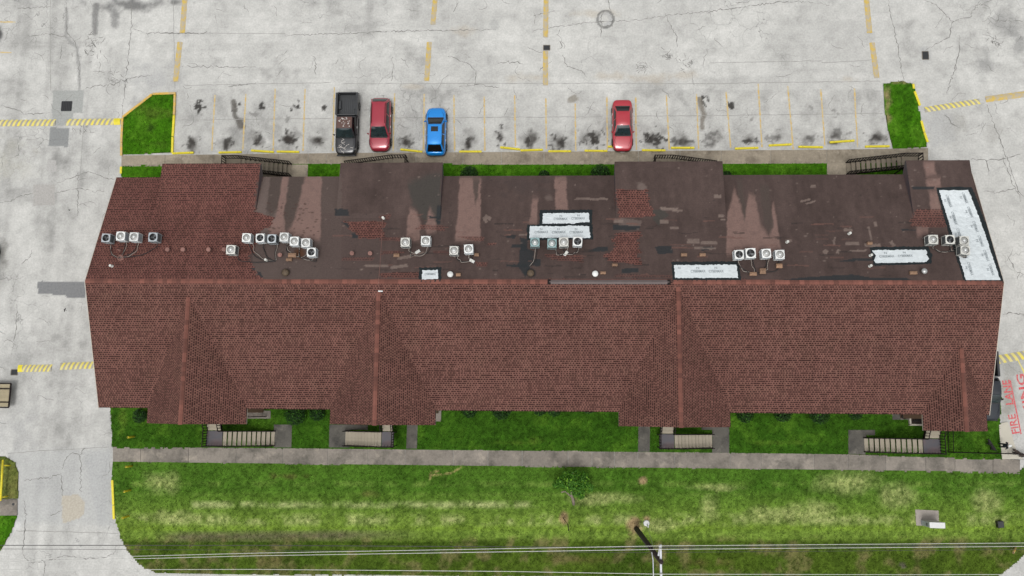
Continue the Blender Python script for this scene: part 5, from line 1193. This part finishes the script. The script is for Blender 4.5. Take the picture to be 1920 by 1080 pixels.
# pickups
def pickup(label, loc, rz, paint, roofmat=None, peel=False):
    L = 5.7; W = .96
    root = car(label, 'pickup truck', loc, rz, paint, L, 2*W, [(2.85, .50, .42, .84), (2.78, .76, .36, .97), (2.48, .95, .3, 1.06), (1.9, .97, .28, 1.12), (1.35, .975, .28, 1.16), (-.3, .975, .28, 1.18), (-.62, .97, .3, 1.18), (-.66, .94, .34, 1.14)],
        (1.42, .72, -.30, -.52, .88, .68), 1.16, 1.80, [(s*.88, yy) for s in (-1, 1) for yy in (1.85, -1.75)], .39, roofmat=roofmat, bed=True, glass='glass')
    y0, y1 = -2.78, -.70; m = MB()
    for s in (-1, 1):
        a, b = sorted((s*.97, s*.82)); m.box(a, b, y0, y1, .42, 1.2)
    m.box(-.82, .82, y1-.08, y1, .42, 1.2); m.build('bed_wall', paint, root, False, False, bevel=.035)
    m = MB(); m.box(-.82, .82, y0-.04, y0+.04, .5, 1.18); m.build('tailgate', paint, root, False, False, bevel=.03)
    m = MB(); m.box(-.82, .82, y0+.04, y1-.08, .5, .6); m.build('bed_floor', 'bedliner', root, False, False)
    for i in range(9): xx = -.72+i*.18; m = MB(); m.box(xx-.045, xx+.045, y0+.06, y1-.1, .6, .635); m.build('bed_rib', 'bedliner', root, False, False, bevel=.01)
    for s in (-1, 1): m = MB(); a, b = sorted((s*.82, s*.58)); m.box(a, b, -2.15, -1.35, .6, .86); m.build('wheel_box', 'bedliner', root, False, False, bevel=.05)
    for s in (-1, 1): m = MB(); a, b = sorted((s*.99, s*.80)); m.box(a, b, y0+.02, y1-.02, 1.195, 1.225); m.build('bed_rail_cap', 'grate', root, False, False, bevel=.012)
    m = MB(); m.box(-.9, .9, y0-.2, y0-.06, .42, .58); m.build('rear_bumper', 'galv' if not peel else 'black_plastic', root, False, False, bevel=.04)
    m = MB(); m.box(-.86, .86, 2.76, 2.9, .45, .62); m.build('front_bumper', 'black_plastic', root, False, False, bevel=.05)
    if peel:
        rnd = random.Random(5); m = MB()
        def squig(x, y, n, stp, zf, wd):
            a = rnd.uniform(0, 6.28); pts = [(x, y)]
            for _ in range(n): a += rnd.gauss(0, .75); x += math.cos(a)*stp; y += math.sin(a)*stp; x = max(-.7, min(.7, x)); pts.append((x, y))
            for (x0, y0_), (x1, y1_) in zip(pts, pts[1:]):
                d = Vector((-(y1_-y0_), x1-x0, 0)).normalized()*wd*rnd.uniform(.5, 1.3)
                A, B = Vector((x0, y0_, zf(x0, y0_))), Vector((x1, y1_, zf(x1, y1_))); m.add([A-d, A+d, B+d, B-d], [(0, 1, 2, 3)])
        hood = lambda x, y: 1.185-.115*max(0, y-1.9)/.9-.02*(x/.7)**2+.018
        for x, y in [(-.45, 2.35), (-.35, 2.0), (0, 1.8), (.05, 2.3), (.35, 1.9), (.5, 2.3), (-.1, 2.5), (.4, 2.45)]: squig(x, min(y, 2.4), 6, .11, hood, .018)
        m.build('peeled_hood_paint', 'peel', root, False, False, kind='stuff')
        m = MB()
        for _ in range(26):
            x, y = rnd.gauss(0, .22), rnd.uniform(-.22, .62); r_ = rnd.uniform(.03, .08); k = 6
            m.add([(x+r_*rnd.uniform(.5, 1.2)*math.cos(2*math.pi*i/k), y+r_*rnd.uniform(.5, 1.2)*math.sin(2*math.pi*i/k), 1.872-.055*((x/.68)**2)) for i in range(k)], [tuple(range(k))])
        m.build('peeled_roof_paint', 'peel', root, False, False, kind='stuff')
    return root
x, y = ground(650, 292.5, .45)
pickup('black pickup with rusty peeling roof and white peeled hood', (x, y+2.85, .005), FS, 'truck', 'rust_roof', True)
x, y = P(1877, 755, 1.15).x, P(1860, 787, .9).y
pickup('dark blue-grey pickup half hidden under the right roof edge', (x-.95, y+2.8, .06), FS, 'navy_truck')
# car almost out of frame at the left
x, y = P(-32, 478, 1).x, P(0, 500, 1).y
car('dark car at the left edge with only its mirror in view', 'car', (x, y, .005), 0, 'truck', 4.64, 1.8,
    [(2.32, .40, .32, .54), (2.25, .64, .25, .65), (2.0, .84, .2, .76), (1.45, .9, .18, .86), (.9, .905, .18, .93), (-1.2, .905, .18, .95), (-1.75, .89, .2, .99), (-2.12, .82, .28, .96), (-2.27, .64, .36, .84), (-2.32, .42, .42, .7)],
    (.98, .18, -.98, -1.72, .80, .58), .93, 1.44, [(s*.82, yy) for s in (-1, 1) for yy in (1.42, -1.38)], .32)

# ================================================================== UTILITY POLE, WIRES
pb = P(1193, 991, 0); pt_ = P(1240, 1054, 15.6); top = Vector((pt_.x, pt_.y, 15.6))
root = empty('utility_pole', pb, 0, 'dark wooden utility pole with pale crossarm at the front lawn edge', 'utility pole')
m = MB(); m.tube([pb+Vector((0, 0, -.2)), pb.lerp(top, .5), top], [.21, .18, .14], 14); m.build('pole', 'pole_wood', root, True)
an = P(1238.5, 1021, 15.3); as_ = P(1239.5, 1085, 15.3); m = MB(); m.bar(an, as_+(as_-an).normalized()*.9, .13, .15); m.build('crossarm', 'arm', root, bevel=.015)
m = MB(); m.bar(P(1235, 1042, 15.05), P(1238.5, 1024, 15.2), .14, .1); m.build('brace', 'arm', root)
m = MB(); m.tube([P(1222, 1035, 12.5), P(1224.5, 1050, 12.5), P(1225.5, 1090, 12.4)], .035, 6); m.build('service_arm', 'arm', root, True)
for u, v in [(1237, 1024), (1238.5, 1030), (1240, 1077)]:
    c = P(u, v, 15.42); m = MB(); m.lathe([(.05, 0), (.08, .04), (.05, .08), (.08, .12), (.045, .17), (.001, .2)], 10, c=(c.x, c.y, 15.38)); m.build('insulator', 'white', root, True)
def wire(pts, zs, r, mt, label, sag=.5):
    W = [P(u, v, z) for (u, v), z in zip(pts, zs)]; W = [W[0]+(W[0]-W[1])*1.3]+W+[W[-1]+(W[-1]-W[-2])*6]; m = MB(); full = []
    for a, b in zip(W, W[1:]):
        for i in range(14): t = i/14; full.append(a.lerp(b, t))
    full.append(W[-1]); m.tube(full, r, 5); m.build('overhead_wire', mt, None, True, label=label, cat='wire', group='overhead wires along the street')
wire([(-60, 1051), (480, 1037), (1237, 1023.5), (1920, 1018), (1990, 1017.5)], [14.9, 14.9, 15.55, 14.9, 14.9], .018, 'wire_lite', 'pale overhead wire, upper of the close pair on the crossarm')
wire([(-60, 1055.5), (480, 1042), (1238.5, 1030), (1920, 1024.5), (1990, 1024)], [14.9, 14.9, 15.55, 14.9, 14.9], .018, 'wire_lite', 'pale overhead wire, lower of the close pair on the crossarm')
wire([(-60, 1022.5), (480, 1022.5), (1219, 1026.5), (1920, 1021.5), (1990, 1021)], [9.6, 9.4, 9.8, 9.4, 9.6], .026, 'wire_dark', 'dark cable, upper of the lower pair crossing the drive')
wire([(-60, 1029), (480, 1031.5), (1222, 1036), (1700, 1032), (1990, 1029.5)], [9.0, 8.8, 10.5, 8.8, 9.0], .014, 'wire_dark', 'thin dark cable just below the close pair of pale wires')
wire([(-60, 1068.5), (480, 1067.5), (960, 1071.5), (1240, 1076.5), (1700, 1077.5), (1990, 1077)], [14.9, 14.8, 14.9, 15.55, 14.9, 14.9], .018, 'wire_lite', 'pale overhead wire along the bottom edge of the picture')
g0 = P(1213, 983, 0); m = MB(); m.tube([g0, P(1226, 1030, 11.5)], .012, 5); root = empty('guy_wire', g0, 0, 'thin guy wire anchored in the lawn beside the utility pole', 'guy wire'); m.build('cable', 'wire_lite', root)
m = MB(); m.tube([g0+Vector((0, 0, .1)), g0+Vector((.03, -.12, .75))], .05, 8); m.build('guard', 'white', root, True)
m = MB(); m.lathe([(.22, 0), (.26, .08), (.2, .12), (.1, .1)], 14, c=(g0.x-.05, g0.y+.1, .06)); m.build('anchor_collar', 'white', root, True)

# ================================================================== SMALL THINGS ON THE LAWN
def bollard(a, b, h, mt, label):
    A = P(*a, 0); B = P(*b, h); root = empty('bollard', A, 0, label, 'bollard', 'yellow bollards at the lawn edge')
    m = MB(); d = (B-A).normalized(); m.tube([A-d*.1, A+d*(B-A).length*.97, B], [.085, .085, .08], 14); m.build('post', mt, root, True)
    m = MB(); m.tube([B-d*.02, B+d*.006], .055, 12); m.build('open_top', 'dark', root)
for i, (a, b, lb) in enumerate([((253, 818.5), (239.5, 820), 'yellow bollard on the grass nearest the left gable'), ((248.5, 873.6), (235.5, 875.5), 'yellow bollard just below the front pavement'), ((245.5, 918.6), (232.5, 922), 'yellow bollard in the middle of the three on the front lawn'), ((243, 967), (229, 971.5), 'yellow bollard lowest of those beside the drive')]):
    bollard(a, b, 1.05, 'yellow_b' if 0 else 'yellow', lb)
bollard((1904.5, 1026.5), (1900, 1036.5), .8, 'yellow_old', 'faded yellow leaning bollard at the lower right corner')
# utility cabinet on its slab
c0 = P(1726, 984, .1); c1 = P(1771.8, 980.5, 1.75); tl, tr, bl_ = P(1743.5, 979.6, 1.75), P(1771.8, 980.5, 1.75), P(1743.5, 989.5, 1.75)
ang = math.atan2(tr.y-tl.y, tr.x-tl.x); wdt = (tr-tl).length; dep = (tl-bl_).length; cc = (tr+bl_)/2
root = empty('utility_cabinet', (cc.x, cc.y, .10), ang, 'tall white utility cabinet on a concrete slab', 'cabinet')
m = MB(); m.box(-wdt/2, wdt/2, -dep/2, dep/2, 0, 1.6); m.build('case', 'grey_unit', root, world=False, bevel=.012)
m = MB(); m.box(-wdt/2-.02, wdt/2+.02, -dep/2-.02, dep/2+.02, 1.6, 1.66); m.build('top', 'white', root, world=False, bevel=.015)
for s in (-1, 1): m = MB(); a, b = sorted((s*.015, s*(wdt/2-.03))); m.box(a, b, dep/2, dep/2+.018, .08, 1.54); m.build('door', 'offwhite', root, world=False)
m = MB(); m.box(-wdt/2-.012, -wdt/2, -.12, .1, .95, 1.25); m.build('vent', 'louver', root, world=False)
m = MB(); m.tube([(wdt/2+.04, .1, 0), (wdt/2+.04, .1, .9)], .03, 8); m.build('conduit', 'galv', root, world=False)
c = P(1875, 983, .3); root = empty('pedestal_box', (c.x, c.y, .05), .08, 'small black pedestal box on the grass at lower right', 'utility box')
m = MB(); m.box(-.24, .24, -.27, .27, 0, .42); m.build('case', 'black_plastic', root, world=False, bevel=.03); m = MB(); m.box(-.2, .2, -.23, .23, .42, .45); m.build('lid', 'grate', root, world=False, bevel=.02)
m = MB(); m.box(-.2, .2, -.275, -.27, .1, .36); m.build('door', 'grate', root, world=False)
# bent post in its bare patch
A = P(1055, 969.5, 0); root = empty('bent_post', A, 0, 'thin dark bent post in a bare dirt patch on the front lawn', 'post'); B = P(1064.5, 983, 1.3); C = P(1066, 993.5, 1.0)
m = MB(); m.tube([A-Vector((0, 0, .1)), A.lerp(B, .5), B, B.lerp(C, .3), C], .035, 8); m.build('shaft', 'iron', root, True); m = MB(); m.tube([C, C+(C-B).normalized()*.06], .055, 8); m.build('cap', 'iron', root)
# pipe rail on the west verge
A, B = P(5.5, 862, .75), P(1, 939, .75); root = empty('pipe_rail', (A.x, A.y, 0), 0, 'yellow pipe guard rail on the small verge at left edge', 'guard rail')
m = MB(); m.tube([A, B], .085, 10); m.build('rail', 'yellow', root, True)
for t, q in ((.14, (21, 873)), (.92, (16, 930))):
    p = A.lerp(B, t); g0 = P(*q, 0); m = MB(); m.tube([Vector((g0.x, g0.y, -.05)), Vector((p.x, p.y, .75))], .06, 10); m.build('post', 'yellow', root, True)
m = MB(); p = P(25, 945.5, .1); m.lathe([(.11, 0), (.11, .02), (.001, .025)], 14, c=(p.x, p.y, .10)); m.build('manhole_cover', 'grate', None, label='small round iron cover in the concrete slab at lower left', cat='manhole cover')
# trailer at the left edge
a, b = P(20.5, 719, .75), P(19, 764, .75); L = 3.6; W = (a-b).length
root = empty('flat_trailer', (a.x-L/2, (a.y+b.y)/2, 0), 0, 'flat trailer with tan deck in a dark frame at left edge', 'trailer')
for i in range(8): y = -W/2+.06+(W-.12)*(i+.5)/8; m = MB(); m.box(-L/2+.06, L/2-.06, y-(W-.12)/16+.004, y+(W-.12)/16-.004, .68, .73); m.build('deck_board', 'deck', root, world=False)
for y in (-W/2, W/2, -W/2+W*.22, W/2-W*.22): m = MB(); m.bar((-L/2, y, .74), (L/2, y, .74), .1, .1); m.build('frame_rail', 'iron', root, world=False)
for x in (-L/2, L/2): m = MB(); m.bar((x, -W/2, .745), (x, W/2, .745), .1, .11); m.build('frame_rail', 'iron', root, world=False)
for s in (-1, 1): m = MB(); m.lathe([(.2, -.1), (.32, -.1), (.34, 0), (.32, .1), (.2, .1)], 18, axis='x'); o = m.build('wheel', 'rubber', root, world=False); o.location = (-.3, s*(W/2+.02), .34); o.rotation_euler = (0, 0, math.pi/2)
# raised bed beside the right gable
c = P(1717, 785, .2); root = empty('raised_bed', (c.x, c.y, .06), 0, 'pale framed planter bed with dark soil beside the right gable', 'planter')
for x, y, sx, sy in ((-.5, 0, .07, .5), (.5, 0, .07, .5), (0, -.5, .57, .07), (0, .5, .57, .07)): m = MB(); m.box(x-sx, x+sx, y-sy+.001*sx, y+sy, 0, .3); m.build('board', 'pale_concrete', root, world=False, bevel=.01)
m = MB(); m.box(-.43, .43, -.43, .43, 0, .22); m.build('soil', 'soil', root, world=False)
for t in range(4): m = MB(); m.tube([(-.3+t*.18, -.3, .22), (-.2+t*.15, -.1+t*.05, .42)], .03, 6); m.build('stem', 'black_hose', root, world=False)
c = P(1716, 778, .5); m = MB(); m.lathe([(.14, 0), (.19, .02), (.21, .3), (.23, .31), (.23, .36), (.2, .36), (.18, .1), (.001, .1)], 18, c=(c.x, c.y, .30)); m.build('bucket', 'orange', None, True, label='orange bucket standing in the planter bed by the right gable', cat='bucket')
c = P(1692, 781, .2); root = empty('round_grill', (c.x, c.y, .10), 0, 'small round black and white grill on the pad near the right gable', 'grill')
m = MB(); m.lathe([(.1, .3), (.2, .38), (.22, .46), (.14, .54), (.001, .57)], 16); m.build('bowl', 'black_plastic', root, True, world=False)
for i in range(3): a = i*2.1; m = MB(); m.tube([(.08*math.cos(a), .08*math.sin(a), .33), (.2*math.cos(a), .2*math.sin(a), 0)], .014, 6); m.build('leg', 'galv', root, world=False)
m = MB(); m.lathe([(.09, .1), (.1, .11), (.1, .13), (.001, .14)], 14); m.build('ash_tray', 'white', root, True, world=False)
# patio railing on the pad right of the first gable
A = P(466, 782, 0); B = P(500, 781, 0); root = empty('patio_railing', A, 0, 'low dark railing on the small pad right of the first gable', 'railing')
m = MB(); m.bar((A.x, A.y, .9), (B.x, B.y, .9), .06); m.bar((A.x, A.y, .2), (B.x, B.y, .2), .04); m.build('rail', 'iron', root)
for i in range(5): p = A.lerp(B, i/4); m = MB(); m.box(p.x-.025, p.x+.025, p.y-.025, p.y+.025, .1, .9); m.build('post', 'iron', root)
# bird over the drive
def bird(u, v, z, s, rz, lb):
    c = P(u, v, z); root = empty('bird', c, rz, lb, 'bird', 'birds on the drive'); m = MB()
    m.tube([(0, -.14*s, .06*s), (0, -.06*s, .08*s), (0, .06*s, .09*s), (0, .15*s, .1*s)], [.01*s, .055*s, .06*s, .02*s], 8); m.add([(-.03*s, -.12*s, .06*s), (.03*s, -.12*s, .06*s), (.05*s, -.27*s, .05*s), (-.05*s, -.27*s, .05*s)], [(0, 1, 2, 3)]); m.build('body', 'dog_black', root, True, world=False)
    for q in (-1, 1):
        m = MB(); m.add([(q*.04*s, .07*s, .09*s), (q*.2*s, .02*s, .12*s), (q*.34*s, -.12*s, .1*s), (q*.17*s, -.1*s, .1*s), (q*.04*s, -.06*s, .08*s)], [(0, 1, 2, 3, 4)]); m.build('wing', 'dog_black', root, world=False)
bird(122, 581, 1.0, .62, 1.3, 'larger black bird over the concrete left of the roof ridge'); bird(130, 394, .6, .4, 2.2, 'tiny black bird over the concrete left of the leftmost condensers')

# ================================================================== TREE AND SHRUBS
def leaves(cen, rad, n, size, rnd, keep=None):
    m = MB()
    for _ in range(n):
        while True:
            p = Vector((rnd.uniform(-1, 1), rnd.uniform(-1, 1), rnd.uniform(-1, 1)))
            if p.length < 1 and p.length > .35*rnd.random(): break
        q = Vector((p.x*rad[0], p.y*rad[1], p.z*rad[2]))
        if keep and not keep(p, q): continue
        q = q+Vector(cen); nrm = (Vector((p.x, p.y, abs(p.z)*.8+.5))+Vector((rnd.gauss(0, .5), rnd.gauss(0, .5), rnd.gauss(0, .3)))).normalized()
        a = nrm.orthogonal().normalized(); a = a*math.cos(rnd.uniform(0, 6))+nrm.cross(a)*math.sin(rnd.uniform(0, 6)); a.normalize(); b = nrm.cross(a); s = size*rnd.uniform(.6, 1.35)
        m.add([q-a*s, q-b*s*.45+nrm*s*.1, q+a*s, q+b*s*.45+nrm*s*.1], [(0, 1, 2, 3)], 0 if rnd.random() < .86 else 1)
    return m
rnd = random.Random(11); tb = P(1076, 947, 0)
root = empty('small_tree', tb, 0, 'small leaning leafy tree on the front lawn by the pavement', 'tree')
pA, pB, pC = P(1071, 926, 1.0), P(1060, 921, 1.2), P(1074, 905, 1.9)
m = MB(); m.tube([tb-Vector((0, 0, .1)), tb.lerp(pA, .5)+Vector((.04, 0, .1)), pA, pC], [.13, .11, .09, .05], 10); m.tube([tb.lerp(pA, .7), pB, P(1052.5, 923, 1.45)], [.08, .065, .05], 8)
for u, v, z in [(1050, 900, 1.9), (1095, 900, 1.9), (1075, 885, 2.1), (1090, 918, 1.7), (1060, 885, 1.8)]: m.tube([pA.lerp(pC, .4), pA.lerp(P(u, v, z), .6)+Vector((0, 0, .1)), P(u, v, z)], [.045, .03, .012], 6)
m.build('trunk', 'bark', root, True)
cl = []
mm = MB()
for u, v, z, r_ in [(1074, 908, 1.9, .85), (1054, 903, 1.7, .5), (1094, 906, 1.75, .6), (1078, 893, 1.8, .6), (1062, 892, 1.7, .42), (1094, 893, 1.65, .45), (1084, 920, 1.6, .6), (1045, 908, 1.5, .4), (1104, 914, 1.5, .4), (1088, 930, 1.25, .35)]:
    c = P(u, v, z); l = leaves(c, (r_, r_, r_*.75), int(1250*r_*r_), .095, rnd); o = len(mm.v); mm.v += l.v; mm.f += [[i+o for i in f] for f in l.f]; mm.m += l.m
mm.build('crown', ['leaf', 'leaf_lite'], root)
BUSH = [(262, 780, .62, 'dark shrub under the eave left of the first gable'), (553, 777, .95, 'large dark round shrub under the eave between the first two gables'), (595, 774, .7, 'smaller dark shrub just left of the second gable'), (640, 776, .5, 'dark shrub under the left side of the second gable'),
        (880, 768, .7, 'dark shrub under the centre eave, first right of the second gable'), (940, 769, .85, 'dark shrub under the centre eave, widest of the centre shrubs'), (1012, 767, .6, 'dark shrub under the centre eave right of its widest neighbour'), (1040, 768, .6, 'dark shrub under the centre eave near the building middle'), (1104, 765, .5, 'dark shrub under the centre eave nearest the third gable'),
        (1397, 777, .7, 'dark shrub just right of the third gable'), (1468, 775, .75, 'dark shrub second right of the third gable'), (1537, 777, .85, 'largest dark shrub under the right eave'), (1604, 774, .6, 'dark shrub nearest the right planter bed'),
        (880, 328, .8, 'dark shrub in the rear strip right of the blue car'), (1020, 330, .5, 'small dark shrub in the middle of the rear strip'), (1126, 326, .85, 'dark shrub in the rear strip left of the red sedan'), (1362, 331, .5, 'small dark shrub at the corner right of the third shed roof')]
for u, v, r_, lb in BUSH:
    c = P(u, v, r_*.7); root = empty('shrub', (c.x, c.y, .06), 0, lb, 'shrub', 'shrubs along the walls')
    m = leaves((c.x, c.y, .1+r_*.65), (r_, r_, r_*.65), int(1700*r_), .085, rnd); m.build('foliage', ['leaf_dark', 'leaf'], root)
    m = MB()
    for i in range(4): a = i*1.6; m.tube([(c.x, c.y, 0), (c.x+.4*r_*math.cos(a), c.y+.4*r_*math.sin(a), r_*.8)], [.03, .012], 5)
    m.build('stem', 'bark', root)

# ================================================================== PERSON AND DOGS
def skin(name, joints, edges, radii, mt, parent, sub=2):
    me = bpy.data.meshes.new(name); me.from_pydata(joints, edges, []); me.update(); ob = bpy.data.objects.new(name, me); link(ob, parent)
    sk = ob.modifiers.new('Skin', 'SKIN'); sk.use_smooth_shade = True
    for i, r_ in enumerate(radii): me.skin_vertices[0].data[i].radius = (r_, r_) if not isinstance(r_, tuple) else r_
    me.skin_vertices[0].data[0].use_root = True
    q = ob.modifiers.new('Sub', 'SUBSURF'); q.levels = q.render_levels = sub
    me.materials.append(M[mt]); return ob
ft = P(1872, 834.5, 0.1); hd = P(1898, 836.3, 1.7)
root = empty('person', (ft.x, ft.y, .10), 0, 'person in dark clothes and white cap standing by the pale path', 'person')
dx_, dy_ = hd.x-ft.x, hd.y-ft.y
J = [(0, 0, .92), (0, 0, 1.12), (0, 0, 1.36), (0, 0, 1.46), (.02, 0, 1.58), (.03, 0, 1.68),                # pelvis .. head
     (0, .10, .88), (.03, .12, .48), (-.02, .13, .07), (.13, .13, .03), (0, -.10, .88), (.06, -.12, .48), (.03, -.13, .07), (.18, -.13, .03),
     (0, .19, 1.38), (.05, .25, 1.12), (.22, .24, .98), (.29, .22, .96), (0, -.19, 1.38), (.03, -.26, 1.12), (.12, -.28, .88), (.15, -.28, .80)]
Eg = [(0, 1), (1, 2), (2, 3), (3, 4), (4, 5), (0, 6), (6, 7), (7, 8), (8, 9), (0, 10), (10, 11), (11, 12), (12, 13), (2, 14), (14, 15), (15, 16), (16, 17), (2, 18), (18, 19), (19, 20), (20, 21)]
Rd = [.15, .145, .16, .055, .095, .085, .095, .065, .045, .04, .095, .065, .045, .04, .07, .05, .038, .035, .07, .05, .038, .035]
body = skin('body', J, Eg, Rd, 'cloth', root)
m = MB(); m.lathe([(.075, 1.47), (.097, 1.53), (.102, 1.60), (.085, 1.68), (.04, 1.72), (.001, 1.725)], 16, c=(.025, 0, 0)); m.add([(.11, -.02, 1.585), (.145, -.02, 1.575), (.145, .02, 1.575), (.11, .02, 1.585), (.12, 0, 1.61)], [(0, 1, 4), (1, 2, 4), (2, 3, 4)]); m.build('face', 'skin', root, True, world=False)
m = MB(); m.lathe([(.115, 1.635), (.118, 1.66), (.108, 1.71), (.07, 1.76), (.02, 1.78), (.001, 1.782)], 18, c=(.022, 0, 0)); m.add([(.10, -.09, 1.645), (.10, .09, 1.645), (.22, .06, 1.635), (.235, 0, 1.635), (.22, -.06, 1.635)], [(0, 4, 3, 2, 1)]); m.build('cap', 'cap_white', root, True, world=False)
for s in (1, -1):
    m = MB(); hx, hy, hz = (.30, .22, .955) if s > 0 else (.155, -.28, .78); m.lathe([(.02, -.02), (.038, 0), (.04, .03), (.02, .05)], 8, c=(hx, hy, hz-.02))
    for k in range(4): m.tube([(hx-.02+k*.016, hy, hz), (hx-.02+k*.018, hy+.005*s, hz-.05), (hx-.015+k*.016, hy-.015*s, hz-.085+.008*abs(k-1.5))], [.011, .010, .008], 6)
    m.tube([(hx+.03, hy, hz+.01), (hx+.055, hy-.02*s, hz-.02), (hx+.05, hy-.03*s, hz-.045)], [.012, .011, .009], 6); m.build('hand', 'skin', root, True, world=False)
def dog(u, v, rz, mt, lb, s=1.0):
    c = P(u, v, .3); root = empty('dog', (c.x, c.y, .06), rz, lb, 'dog', 'dogs beside the person')
    J = [(0, -.05, .52), (0, .18, .52), (0, .33, .56), (0, .45, .70), (0, .58, .74), (0, .70, .69), (0, -.28, .54), (0, -.42, .60), (0, -.58, .66),
         (.09, .26, .42), (.10, .28, .22), (.10, .27, .03), (.10, .32, .015), (-.09, .26, .42), (-.10, .30, .22), (-.10, .29, .03), (-.10, .34, .015),
         (.09, -.26, .42), (.10, -.20, .28), (.10, -.33, .18), (.10, -.31, .02), (.10, -.26, .015), (-.09, -.26, .42), (-.10, -.18, .28), (-.10, -.31, .18), (-.10, -.29, .02), (-.10, -.24, .015)]
    E_ = [(0, 1), (1, 2), (2, 3), (3, 4), (4, 5), (0, 6), (6, 7), (7, 8), (2, 9), (9, 10), (10, 11), (11, 12), (2, 13), (13, 14), (14, 15), (15, 16), (6, 17), (17, 18), (18, 19), (19, 20), (20, 21), (6, 22), (22, 23), (23, 24), (24, 25), (25, 26)]
    R_ = [.12, .15, .14, .08, .085, .045, .125, .03, .018]+[.07, .04, .03, .03]*2+[.085, .06, .035, .03, .03]*2
    J = [(a*s, b*s, z*s) for a, b, z in J]; skin('body', J, E_, [r_*s for r_ in R_], mt, root)
    for q in (-1, 1): m = MB(); m.add([(q*.03*s, .55*s, .80*s), (q*.08*s, .53*s, .79*s), (q*.10*s, .57*s, .70*s), (q*.06*s, .50*s, .82*s)], [(0, 1, 2), (0, 3, 1), (0, 2, 3), (1, 3, 2)]); m.build('ear', mt, root, world=False)
dog(1857, 836, math.radians(35), 'dog_black', 'black dog on the grass left of the person'); dog(1908, 850, math.radians(60), 'dog_brindle', 'brown brindle dog right of the person at the fence', 1.05)
